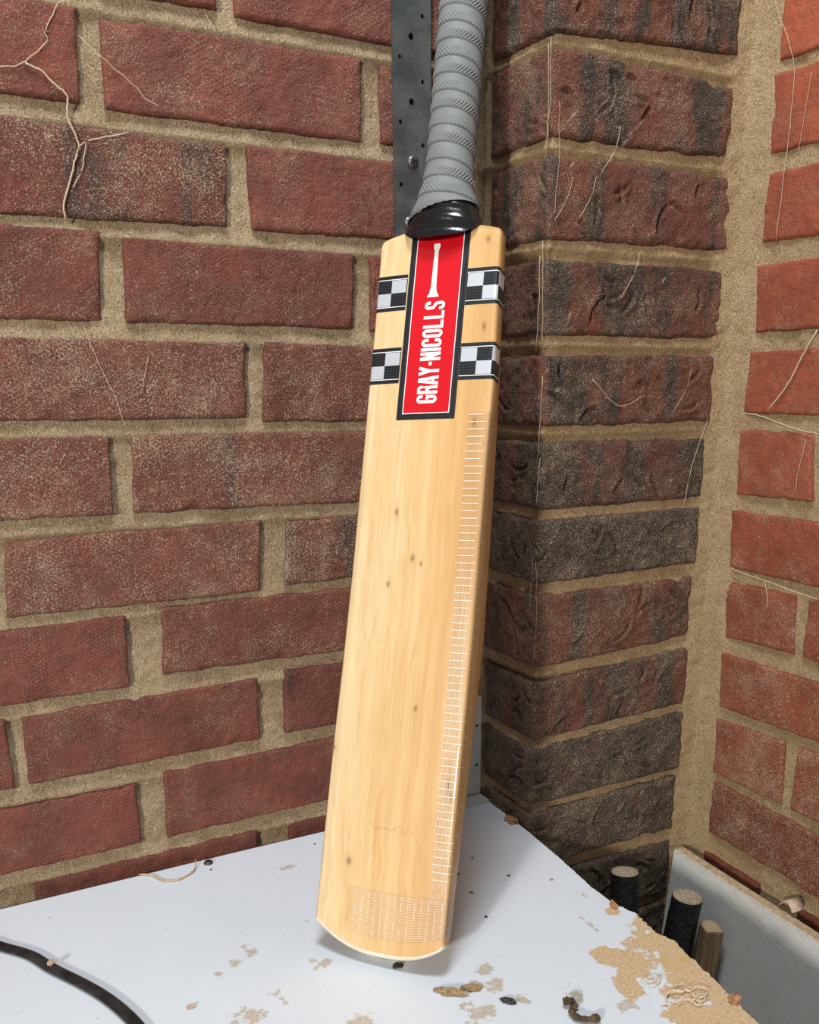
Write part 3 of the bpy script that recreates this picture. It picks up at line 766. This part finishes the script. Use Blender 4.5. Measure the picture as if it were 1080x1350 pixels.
# ---- clear fibre tape
def mat_film():
    s = NT('clear_tape'); P = s.obj()
    tr = s.n('BsdfTransparent', {0: (1, 1, 1, 1)})
    nrm = s.bump(s.noise(s.scale(P, (1, 1, .25)), 120, 2), .12, .0008)
    gl = s.n('BsdfGlossy', {0: (1, 1, 1, 1), 'Roughness': .12, 'Normal': nrm})
    df = s.n('BsdfDiffuse', {0: (.9, .9, .88, 1)})
    m1 = s.n('MixShader', {0: .03, 1: tr.outputs[0], 2: df.outputs[0]})
    fr = s.n('Fresnel', {'IOR': 1.42, 'Normal': nrm}).outputs[0]
    m2 = s.n('MixShader', {0: s.math('MULTIPLY', fr, .5), 1: m1.outputs[0], 2: gl.outputs[0]})
    s.t.links.new(m2.outputs[0], s.out.inputs[0]); return s.m
M['film'] = mat_film()
M['thread'] = mat_plain('tape_fibre', (.96, .93, .84), .35, None, 0, Specular_IOR_Level=.6)
def strip(V, F, sa, sb, za, zb, off):
    n = max(2, int(abs(sb-sa)/.0012)+1); m_ = max(2, int(abs(zb-za)/.01)+1); b = len(V)
    for i in range(n):
        for j in range(m_):
            z = za+(zb-za)*j/(m_-1); sg = sa+(sb-sa)*i/(n-1)
            x, y = skin(sg, z, off); V.append((x, y, lz(z, x) if z < .055 else z))
    F += [tuple(f) for f in gridfaces(n, m_, False, b)]
def tape_edge_x(z): return .0368+(.4222-z)*.009
rng = random.Random(11)
film = decal('edge_tape', .037, .066, .020, .4235, M['film'], None, .00030, ns=30, nz=60, sfun=lambda z: (tape_edge_x(z), .0655))
film['label'] = 'clear fibre tape along the right edge'
V = []; F = []
z = .4215
while z > .062:
    a = tape_edge_x(z)+.0003; strip(V, F, a, a+.0138+rng.uniform(-.002, .0012), z, z-.00042, .00042)
    if rng.random() < .5: strip(V, F, .0560, .0560+rng.uniform(.003, .008), z, z-.00030, .00042)
    z -= .00575
for k in range(10):
    dx = .0007+k*.00135
    zz = .31-rng.random()*.05
    while zz > .05:
        ln = rng.uniform(.02, .06); a = tape_edge_x(zz)+dx
        strip(V, F, a, a+.00016, zz, max(.045, zz-ln), .00040); zz -= ln+rng.uniform(0, .012)
o = bpart('tape_thread', V, F, M['thread'], film, False); o['kind'] = 'stuff'
def zfix(o):
    for v in o.data.vertices:
        if v.co.z < .055: v.co.z = lz(v.co.z, v.co.x)
film2 = decal('toe_tape', -.030, .066, .012, .050, M['film'], None, .00034, ns=70, nz=14); zfix(film2)
film2['label'] = 'clear fibre tape across the toe'
V = []; F = []
for k in range(17):
    zz = .0135+k*.0021; sa = -.026+rng.uniform(-.003, .006); strip(V, F, sa, .0545, zz, zz+.00014, .00046)
for k in range(14):
    sg = -.022+k*.0056
    for j in range(20):
        if rng.random() < .75: zz = .014+j*.0017; strip(V, F, sg, sg+.0006, zz, zz+.0007, .00048)
o = bpart('tape_thread', V, F, M['thread'], film2, False); o['kind'] = 'stuff'
film3 = decal('edge_tape', -.0640, -.0475, .020, .428, M['film'], None, .00030, ns=20, nz=60)
film3['label'] = 'clear fibre tape along the left edge'

# ------------------------------------------------------------------ black perforated strap on the left wall
M['strap'] = mat_plain('black_strap', (.060, .066, .068), .48, (200, .25, .0012), col2=(.115, .120, .118), vscale=45, Metallic=.25)
def plate_with_holes(x0, x1, z_edges, holes, y0, y1, n=16):
    """upright plate facing -Y made of stacked cells, each with one round hole"""
    V = []; F = []
    for (za, zb), (hx, hz, r) in zip(z_edges, holes):
        b = len(V)
        for y in (y0, y1):
            for k in range(n):
                a = 2*math.pi*k/n+math.pi/n; V.append((hx+r*math.cos(a), y, hz+r*math.sin(a)))
            for k in range(n):
                a = 2*math.pi*k/n+math.pi/n; c, s = math.cos(a), math.sin(a)
                t = min(((x1-hx) if c > 0 else (hx-x0))/max(abs(c), 1e-6), ((zb-hz) if s > 0 else (hz-za))/max(abs(s), 1e-6))
                V.append((hx+c*t, y, hz+s*t))
            for cxx, czz in ((x1, zb), (x0, zb), (x0, za), (x1, za)): V.append((cxx, y, czz))
        st = 2*n+4
        for lay in (0, 1):
            o = b+lay*st
            for k in range(n):
                q = (o+k, o+(k+1) % n, o+n+(k+1) % n, o+n+k); F.append(q if lay else q[::-1])
            for ci, (cxx, czz) in enumerate(((x1, zb), (x0, zb), (x0, za), (x1, za))):
                for k in range(n):
                    p, q = V[o+n+k], V[o+n+(k+1) % n]
                    ex = lambda P: abs(P[0]-cxx) < 1e-7; ez = lambda P: abs(P[2]-czz) < 1e-7
                    if (ex(p) and ez(q) and not ez(p)) or (ez(p) and ex(q) and not ex(p)):
                        F.append((o+n+k, o+n+(k+1) % n, o+2*n+ci) if not lay else (o+2*n+ci, o+n+(k+1) % n, o+n+k))
        for k in range(n): F.append((b+k, b+(k+1) % n, b+st+(k+1) % n, b+st+k))
        for side in (x0, x1): 
            o = len(V); V += [(side, y0, za), (side, y1, za), (side, y1, zb), (side, y0, zb)]; F.append((o, o+1, o+2, o+3))
    return V, F
CE = .01613
zs = [.0992+.0161*9 - i*CE for i in range(36)]
hx = {0: .5648, 1: .5540, 2: .5432}
edges = [(z-CE/2, z+CE/2) for z in zs]
holes = [(hx[i % 3], z, .0027 if i % 3 == 1 else .0018) for i, z in enumerate(zs)]
V, F = plate_with_holes(.5366, .5727, edges, holes, -.0052, -.0028)
strap = make('metal_strap', V, F, M['strap'], None, False)
tag(strap, 'black perforated metal strap fixed upright to the brick wall behind the bat handle', 'strap')
M['screw'] = mat_plain('screw_steel', (.22, .21, .19), .4, None, .4, 300, Metallic=.8)
M['slot_shade'] = mat_plain('slot_shade', (.012, .011, .010), .8)
def screw_head(name, c, nrm, r, parent, mat=None):
    """domed head with flat dark strips painting the shade of a cross slot; nrm is 'y' (out of the left wall) or 'z' (up)"""
    V = []; F = []; n = 20; rings = [(1.0, 0), (.97, .28), (.75, .52), (.42, .62)]
    def P(a, b, hh): return (c[0]+a, c[1]-hh, c[2]+b) if nrm == 'y' else (c[0]+a, c[1]+b, c[2]+hh)
    for rr_, hh in rings:
        for k in range(n):
            a = 2*math.pi*k/n; V.append(P(r*rr_*math.cos(a), r*rr_*math.sin(a), r*hh))
    V.append(P(0, 0, r*.62))
    F = [((i*n+k), i*n+(k+1) % n, (i+1)*n+(k+1) % n, (i+1)*n+k) for i in range(3) for k in range(n)] + [(3*n+k, 3*n+(k+1) % n, 4*n) for k in range(n)]
    head = make(name, V, F, mat or M['screw'], parent)
    V = []; F = []
    for an in (.5, .5+math.pi/2):
        ca, sa = math.cos(an), math.sin(an); b = len(V); L_, w_ = r*.62, r*.13
        for a, q in ((-L_, -w_), (L_, -w_), (L_, w_), (-L_, w_)): V.append(P(a*ca-q*sa, a*sa+q*ca, r*.66))
        F.append((b, b+1, b+2, b+3))
    make('cross_slot_shade', V, F, M['slot_shade'], head, False)  # flat strips on the dome, slot shade given as near-black colour
    return head
for (sx_, sz_) in ((.5540, -.0117), (.5504, -.0600)):
    screw_head('screw', (sx_, -.0052, sz_), 'y', .0052, strap)

# white corner bracket low in the corner
M['white_metal'] = mat_plain('white_metal', (.66, .66, .62), .45, None, .12, 60)
V1, F1 = plate_with_holes(.590, .6285, [(-.622, -.566), (-.566, -.511)], [(.6235, -.5887, .002), (.6235, -.5436, .002)], -.0105, -.0080)
V2, F2 = box((.590, -.030, BENCH+.0003), (.6285, -.0080, BENCH+.0027))
V, F = join((V1, F1), (V2, F2))
tag(make('corner_bracket', V, F, M['white_metal'], None, False), 'small white metal bracket in the corner behind the bat edge', 'bracket')

# ------------------------------------------------------------------ white board leaning in the gap on the right
def mat_board():
    s = NT('white_board'); P = s.pos()
    nrmz = s.n('SeparateXYZ', {0: s.n('NewGeometry').outputs['Normal']}).outputs[2]
    col = s.mix(s.math('MULTIPLY', s.step(s.noise(P, 30, 4), .45, .7), .25), (.60, .60, .58), (.50, .48, .44))
    sp = s.step(s.noise(s.scale(P, (1, 1, 1.6)), 330, 2), .66, .70)
    col = s.mix(s.math('MULTIPLY', sp, .6), col, (.25, .22, .18))
    dust = s.mix(s.step(s.noise(P, 200, 4), .35, .65), (.38, .27, .16), (.55, .42, .27))
    col = s.mix(s.step(nrmz, .5, .8), col, dust)
    s.bsdf(col, .6, s.bump(s.noise(P, 260, 3), .35, .0015)); return s.m
M['board'] = mat_board()
bv = []
for yy, zt_ in ((-.1185, -.6875), (-.56, -.703)):
    for (xx, zz) in ((.8145, zt_), (.8270, zt_+.0008), (.7575, -UP), (.7450, -UP)): bv.append((xx, yy, zz))
bf = [(0, 1, 2, 3), (7, 6, 5, 4), (0, 4, 5, 1), (1, 5, 6, 2), (2, 6, 7, 3), (3, 7, 4, 0)]
bo = make('board', bv, bf, M['board'], None, False)
bm = bmesh.new(); bm.from_mesh(bo.data); bmesh.ops.recalc_face_normals(bm, faces=bm.faces)
bmesh.ops.bevel(bm, geom=list(bm.edges), offset=.0012, segments=2, affect='EDGES'); bm.to_mesh(bo.data); bm.free()
tag(bo, 'white painted board with a dusty top edge leaning on the right brick wall', 'board')

# ------------------------------------------------------------------ two more bats standing in the gap, only the handles reach up
def mat_blackgrip():
    s = NT('black_grip'); P = s.pos()
    up_ = s.n('SeparateXYZ', {0: s.n('NewGeometry').outputs['Normal']}).outputs[2]
    d = s.step(s.noise(P, 420, 3), .56, .64)
    col = s.mix(s.math('MULTIPLY', d, .22), (.007, .007, .008), (.24, .21, .17))
    s.bsdf(col, .55, None, Specular_IOR_Level=.4); return s.m
M['black_grip'] = mat_blackgrip()
M['dust'] = mat_plain('saw_dust', (.66, .53, .36), .95, (380, .8, .003), .4, 300)
M['old_willow'] = mat_plain('old_willow', (.52, .37, .20), .6, None, .3, 30)
def gripped_handle(top, slope, r, label):
    top = Vector(top); d = Vector((slope[0], slope[1], -1)).normalized()
    foot = top + d*((-UP+.004-top.z)/d.z)
    e = empty('gripped_handle', (foot.x, foot.y, -UP)); tag(e, label, 'handle', 'gripped handles in the gap')
    a = -d; sx = a.cross(Vector((0, 1, 0))).normalized(); sy = a.cross(sx).normalized()
    nth, nt = 72, 190; LEN = .24
    V = []
    for i in range(nth):
        th = 2*math.pi*i/nth
        for j in range(nt):
            l = LEN*j/(nt-1)                       # from the top down
            rr = r
            for g in (.012, .0155, .045): rr -= .0010*math.exp(-((l-g)/.0007)**2)
            if l < .003: rr -= .003*(1-l/.003)**2
            if l > .018: rr += .00050*max(-.2, math.sin(th*17)*math.sin(l/.0052*2*math.pi))
            p = top + d*l + sx*(rr*math.cos(th)) + sy*(rr*math.sin(th)); V.append(tuple(p))
    F = [tuple(f) for f in gridfaces(nth, nt, True)]
    make('grip', V, F, M['black_grip'], e)
    rngd = np.random.RandomState(int(abs(top.x)*1e4)); V = []; F = []
    for j, (q, hh) in enumerate(((.97, -.0028), (.93, .0003), (.6, .0014), (.25, .0018))):
        for i in range(40):
            th = 2*math.pi*i/40
            V.append(tuple(top + sx*(r*q*math.cos(th)) + sy*(r*q*math.sin(th)) + a*(hh+rngd.uniform(-.0003, .0003))))
    V.append(tuple(top + a*.0016))
    F = [(j*40+i, j*40+(i+1) % 40, (j+1)*40+(i+1) % 40, (j+1)*40+i) for j in range(3) for i in range(40)] + [(120+i, 120+(i+1) % 40, 160) for i in range(40)]
    make('dust_cap', V, F, M['dust'], e)['label'] = 'pale saw dust on the handle top'
    V, F = tube([tuple(top+d*.22), tuple(top+d*.30), tuple(foot)], r*.80, 20); make('shaft', V, F, M['old_willow'], e)
gripped_handle((.7380, -.1285, -.690), (-.07, -.14), .0150, 'black gripped handle with dusty top against the dark pier')
gripped_handle((.7760, -.1845, -.7022), (-.105, .055), .0158, 'black gripped handle with dusty top in front of the white board')
# wooden stake beside them
top = Vector((.7935, -.2035, -.7325)); low = top+Vector((-.086, .04, -1)); d = (low-top).normalized()
V = []; F = []
prof = [(-.0095, -.011), (.0095, -.011), (.0095, .006), (.0070, .0105), (.003, .0125), (-.003, .0125), (-.0070, .0105), (-.0095, .006)]
sx = d.cross(Vector((.35, .94, 0))).normalized(); sy = d.cross(sx).normalized(); n = len(prof)
Ls = [0, .0012, .0030, (-UP-top.z)/d.z]
for i, l in enumerate(Ls):
    k = (.84, .95, 1, 1)[i]
    for a, b in prof: V.append(tuple(top+d*l+sx*a*k-sy*b*k))
F = [(i*n+k, i*n+(k+1) % n, (i+1)*n+(k+1) % n, (i+1)*n+k) for i in range(3) for k in range(n)] + [tuple(range(n-1, -1, -1)), tuple(3*n+k for k in range(n))]
def mat_stake():
    s = NT('stake_wood'); P = s.pos(); nz_ = s.n('SeparateXYZ', {0: s.n('NewGeometry').outputs['Normal']}).outputs[2]
    g = s.noise(s.scale(P, (300, 300, 12)), 1.0, 3)
    col = s.mix(s.step(g, .35, .65), (.15, .09, .045), (.27, .18, .095))
    col = s.mix(s.step(nz_, .4, .7), col, (.50, .36, .20)); s.bsdf(col, .8); return s.m
st = make('wooden_stake', V, F, mat_stake(), None, False)
tag(st, 'short brown wooden stake between the black handle and the white board', 'stake')

# ------------------------------------------------------------------ things lying on the bench
B = BENCH
M['cable'] = mat_plain('black_cable', (.010, .010, .011), .38, (240, .3, .001), col2=(.035, .034, .033), vscale=120, Specular_IOR_Level=.5)
pts = [(.070, -.012), (.105, -.035), (.1312, -.0631), (.1412, -.0772), (.1608, -.1025), (.1739, -.1305), (.191, -.162), (.2028, -.1874), (.2113, -.2122), (.2168, -.2361), (.221, -.27), (.222, -.31)]
V, F = tube(spline([(x, y, B+.0021) for x, y in pts], 8), .0050, 12, .40)
tag(make('flat_cable', V, F, M['cable']), 'flat black cable lying across the front left of the bench', 'cable')
M['straw'] = mat_plain('straw', (.62, .46, .26), .6, (300, .3, .001), .3, 200)
pts = [(.2640, -.0115, .0015), (.2737, -.0185, .0010), (.2799, -.032, .0010), (.2907, -.038, .0010), (.3029, -.0336, .0010), (.3114, -.0253, .0012), (.3155, -.0135, .004)]
V, F = tube(spline([(x, y, B+z) for x, y, z in pts], 6), .0010, 7, 1.0, [.6, .8, 1, 1, .9, 1, 1, 1.2, 1, 1, 1, .9, 1, 1.1, 1, 1, 1, 1, 1.2, 1.3, 1.3, 1, 1, .9, .9, 1, 1.1, 1.4, 1, .9, .8, .8, .8, .7, .6, .6, .5])
tag(make('wood_shaving', V, F, M['straw']), 'thin curled straw coloured shaving beside the wall and the screw', 'shaving')
M['screw_brown'] = mat_plain('screw_brown', (.10, .065, .045), .5, None, .3, 300, Metallic=.3)
hd = screw_head('screw', (.3259, -.0185, B), 'z', .0044, None, M['screw_brown'])
tag(hd, 'dark cross head screw set in the white bench beside the curled shaving', 'screw')
def lump(name, c, rx, ry, rz, mat, label, cat, seed, rot=0.0, amp=.35, group=None):
    V = []; F = []; nu, nv = 18, 9; ca, sa = math.cos(rot), math.sin(rot)
    D = []
    for i in range(nu):
        for j in range(nv):
            a = 2*math.pi*i/nu; b = math.pi*(j+.5)/nv-math.pi/2
            D.append((math.cos(a)*math.cos(b), math.sin(a)*math.cos(b), math.sin(b)))
    D = np.array(D); k = 1+amp*fbm(D, 2.2, 3, seed)
    E = D*k[:, None]*np.array([rx, ry, rz]); X = E[:, 0]*ca-E[:, 1]*sa; Y = E[:, 0]*sa+E[:, 1]*ca
    Z = np.maximum(E[:, 2]+rz*.7, 0.0002)
    V = np.stack([X+c[0], Y+c[1], Z+c[2]], -1).tolist()
    F = [tuple(f) for f in gridfaces(nu, nv, True)]
    F += [tuple(i*nv for i in range(nu))[::-1], tuple(i*nv+nv-1 for i in range(nu))]
    o = make(name, V, F, mat, None, False); return tag(o, label, cat, group)
M['chip_tan'] = mat_plain('chip_tan', (.46, .31, .16), .9, (320, .8, .002), .45, 260)
M['chip_dark'] = mat_plain('chip_dark', (.045, .038, .030), .5, (300, .6, .002), .5, 300)
M['bark'] = mat_plain('bark', (.050, .028, .014), .6, (260, 1.0, .004), col2=(.16, .10, .04), vscale=110)
M['chip_pale'] = mat_plain('chip_pale', (.62, .46, .34), .8, (320, .6, .002), .3, 260)
M['chip_orange'] = mat_plain('chip_orange', (.48, .25, .12), .8, (320, .6, .002), .3, 260)
lump('wood_chip', (.4275, -.3030, B), .0105, .0042, .0026, M['chip_tan'], 'tan chipboard crumb lying in front of the bat toe', 'wood chip', 3, -.75)
lump('wood_chip', (.4440, -.3050, B), .0080, .0045, .0012, M['chip_tan'], 'flat beige crumb beside the tan chipboard crumb', 'wood chip', 5, -.6)
lump('bark_piece', (.4585, -.3325, B), .0062, .0026, .0020, M['chip_dark'], 'small black splinter of bark right of the beige crumb', 'bark', 7, -.9)
pts = [(.4905, -.3560, .0045), (.4945, -.3585, .0055), (.4965, -.3625, .0040), (.4925, -.3650, .0030), (.4895, -.3690, .0032), (.4900, -.3745, .0034), (.4945, -.3790, .0032), (.5000, -.3810, .0032), (.5035, -.3815, .0030)]
V, F = tube(spline([(x, y, B+z) for x, y, z in pts], 5), .0027, 9, .8, [.6, 1.4, 1.0, 1.5, 1.2, .9, 1.5, 1.2, .9, .7, .8, 1.1, .8, .9, 1.0, .75, .8, .9, 1.1, .9, .8, .85, .8, .9, 1.1, 1.0, .9, .8, .85, 1.0, .9, .8, .8, .9, 1.2, 1.4, 1.3, 1.1, 1.3, 1.2, .9])
tag(make('bark_curl', V, F, M['bark']), 'curled dark brown piece of bark at the front edge of the picture', 'bark')
lump('wood_chip', (.1736, -.1268, B+.0042), .0034, .0026, .0016, M['chip_pale'], 'pale crumb sitting on the black cable', 'wood chip', 9, .4, .5)
lump('wood_chip', (.2545, -.2262, B), .0032, .0026, .0012, M['chip_pale'], 'small pinkish crumb right of the black cable', 'wood chip', 12, .4, .5)
lump('glue_blob', (.4085, -.2535, B), .0042, .0030, .0016, M['chip_dark'], 'dark blob of old glue right under the bat toe', 'glue', 14, .2, .4)
lump('wood_chip', (.6100, -.2640, B), .0050, .0026, .0030, M['chip_orange'], 'brown splinter lifted from the bench edge beside the pier', 'wood chip', 16, 1.3, .5)
lump('wood_chip', (.6040, -.4120, B), .0060, .0040, .0030, M['chip_orange'], 'orange shred hanging on the bench edge at lower right', 'wood chip', 18, .5, .6)
lump('saw_dust_heap', (.6240, -.0800, B), .0055, .0090, .0022, M['chip_orange'], 'rusty saw dust heap in the bench corner at the pier', 'saw dust', 20, .1, .5)
# scattered specks on the bench
for k, (x, y, dk, lab) in enumerate((
    (.520, -.150, 1, 'largest dark crumb in the shadow right of the bat'), (.548, -.130, 0, 'tan crumb on the bench near the rusty saw dust heap'),
    (.515, -.185, 1, 'dark crumb in the shadow close to the bat edge'), (.560, -.175, 1, 'dark crumb in the middle of the bench between bat and pier'),
    (.505, -.225, 1, 'dark crumb at the edge of the shadow beside the toe'), (.590, -.200, 0, 'tan crumb near the bench edge below the pier'),
    (.4277, -.0304, 1, 'tiny dark crumb left of the bat near the wall'), (.3243, -.0324, 1, 'tiny dark crumb just below the screw'))):
    sz = .0022 if k == 0 else (.0011 if k > 5 else .0016)
    lump('crumb', (x, y, B), sz, sz*.75, .0006, M['bark'] if dk else M['chip_tan'], lab, 'crumb', 30+k, k*1.1, .4, 'tiny crumbs on the bench')
# tangle of pale fibres on the worn corner
M['fibre'] = mat_plain('fibre', (.74, .62, .50), .7)
tg = empty('fibre_tangle', (.572, -.385, B)); tag(tg, 'tangle of pale fibres lying on the worn chipboard corner', 'fibre')
rng = random.Random(8)
V, F = tube(spline([(.5560, -.3920, B+.002), (.5625, -.3850, B+.003), (.5700, -.3830, B+.0035), (.5760, -.3870, B+.003), (.5800, -.3860, B+.0025), (.5830, -.3890, B+.002)], 6), .00075, 6); make('strand', V, F, M['fibre'], tg)
for k in range(16):
    cx_, cy_ = (rng.gauss(.578, .007), rng.gauss(-.398, .006)) if k < 11 else (rng.gauss(.567, .004), rng.gauss(-.366, .004))
    a0 = rng.random()*6; r0 = rng.uniform(.003, .008); sw = rng.uniform(1.6, 4.5)
    p = [(cx_+r0*math.cos(a0+sw*t/6), cy_+r0*(.7)*math.sin(a0+sw*t/6), B+.0012+.002*abs(math.sin(t*1.3+k))) for t in range(7)]
    V, F = tube(spline(p, 4), rng.uniform(.0003, .0005), 5); make('strand', V, F, M['fibre'], tg)
# pale curl on the board's top edge
p = [(.826, -.262, -.686), (.828, -.266, -.681), (.829, -.271, -.680), (.828, -.276, -.683), (.827, -.279, -.6865)]
V = []; F = []
sp = spline(p, 5)
for q in sp: V += [(q[0]-.006, q[1], q[2]), (q[0]+.007, q[1]-.002, q[2]+.002), (q[0]+.007, q[1]-.002, q[2]+.0026), (q[0]-.006, q[1], q[2]+.0006)]
F = [(4*i+k, 4*i+(k+1) % 4, 4*i+4+(k+1) % 4, 4*i+4+k) for i in range(len(sp)-1) for k in range(4)]
tag(make('wood_curl', V, F, M['chip_pale'], None, True), 'pale wood curl lying on the dusty top of the white board', 'shaving')

# ------------------------------------------------------------------ cobweb and root strands on the bricks
M['web'] = mat_plain('dusty_web', (.56, .43, .29), .8)
def web(name, mapper, strands, label, radius):
    allp = [mapper(np.array([u]), np.array([z]), np.array([.001]))[0] for s_ in strands for u, z in s_]
    lo = np.min(allp, 0); e = empty(name, tuple(lo)); tag(e, label, 'cobweb')
    for i, s_ in enumerate(strands):
        rr_ = radius[i % len(radius)]; rg = random.Random(i*7+len(strands))
        P = spline([(u, z, .0016) for u, z in s_], 5)
        P = [(q[0]+rg.uniform(-.0004, .0004), q[1]+rg.uniform(-.0004, .0004), .0014+.0008*rg.random()) for q in P]
        P3 = [tuple(mapper(np.array([q[0]]), np.array([q[1]]), np.array([q[2]]))[0]) for q in P]
        V, F = tube(P3, rr_, 5); make('strand', V, F, M['web'], e)
SA = [[(.2295, .0182), (.2423, .0209), (.2619, .0373), (.262, .0429), (.2641, .0479), (.2729, .0628)], [(.2464, .0224), (.2571, .0186), (.2665, .0102), (.2727, .0051), (.2717, -.0038), (.2719, -.0112), (.2762, -.0207), (.277, -.0281), (.2732, -.0386), (.2633, -.065), (.2619, -.0781)],
      [(.277, -.0281), (.2822, -.0251), (.2775, -.0433), (.2702, -.0557)], [(.2845, -.0233), (.2981, -.0189), (.314, -.0141)]]
web('root_strands', left_map, SA, 'pale branching root strands on the bricks at upper left', [.0004, .0007, .0004, .0005])
web('cobweb_thread', left_map, [[(.2849, .0448), (.3031, .031), (.321, .0186), (.3287, .0105), (.3396, .0057)], [(.3797, .0727), (.3877, .0614)]], 'fine thread slanting across the upper left mortar joint', [.0003, .00025])
web('cobweb_thread', left_map, [[(.2675, -.153), (.2759, -.181), (.2852, -.2041), (.2903, -.2248)], [(.3148, -.1748), (.3061, -.2042)], [(.2427, -.2502), (.2379, -.2571)]], 'fine threads hanging on the bricks left of the bat at mid height', [.00025])
web('cobweb_thread', right_map, [[(.1233, .1249), (.1536, .069), (.1569, .0281), (.1558, -.025), (.1538, -.0739)], [(.1749, .0555), (.1713, .0137), (.1696, -.0035)]], 'long fine thread hanging down the upper right wall', [.00028, .0002])
web('root_strands', right_map, [[(.2112, -.1502), (.1977, -.1719), (.1909, -.1848), (.1801, -.2013), (.1642, -.2184)], [(.1290, -.2275), (.1363, -.2227), (.1605, -.2254), (.1979, -.2343), (.224, -.2378)], [(.2122, -.2436), (.2074, -.2709), (.206, -.2916)]], 'pale root strands crossing the middle of the right wall', [.0008, .0006, .0003])
web('root_strands', right_map, [[(.134, -.3729), (.1559, -.3761), (.1808, -.3778), (.2141, -.3814), (.2454, -.384)], [(.1808, -.3778), (.186, -.392), (.188, -.404)]], 'pale root strands along the lower bed joint of the right wall', [.0006, .0004])
uo = lambda x: PD-RC+RC*math.pi/2+(x-XR-RC)
web('cobweb_thread', pier_map, [[(uo(.8261), -.2268), (uo(.8121), -.2627), (uo(.8052), -.2918), (uo(.8021), -.3103)], [(uo(.6823), -.1916), (uo(.7142), -.215), (uo(.7449), -.205)]], 'fine threads on the dark pier bricks beside the corner', [.0003])
rg = random.Random(4); st_ = []
for k in range(9):
    u0_ = PD-.003+rg.uniform(-.006, .008); z0_ = rg.uniform(-.40, .11); ln = rg.uniform(.03, .10)
    st_.append([(u0_, z0_), (u0_+rg.uniform(-.002, .002), z0_-ln*.5), (u0_+rg.uniform(-.003, .003), z0_-ln)])
for k in range(6):
    u0_ = uo(rg.uniform(.645, .80)); z0_ = rg.uniform(-.25, .10); ln = rg.uniform(.02, .07)
    st_.append([(u0_, z0_), (u0_-ln*.15, z0_-ln*.5), (u0_-ln*.5, z0_-ln)])
web('cobweb', pier_map, st_, 'dusty cobweb strung along the outer corner of the dark pier', [.0002, .00025, .0003])
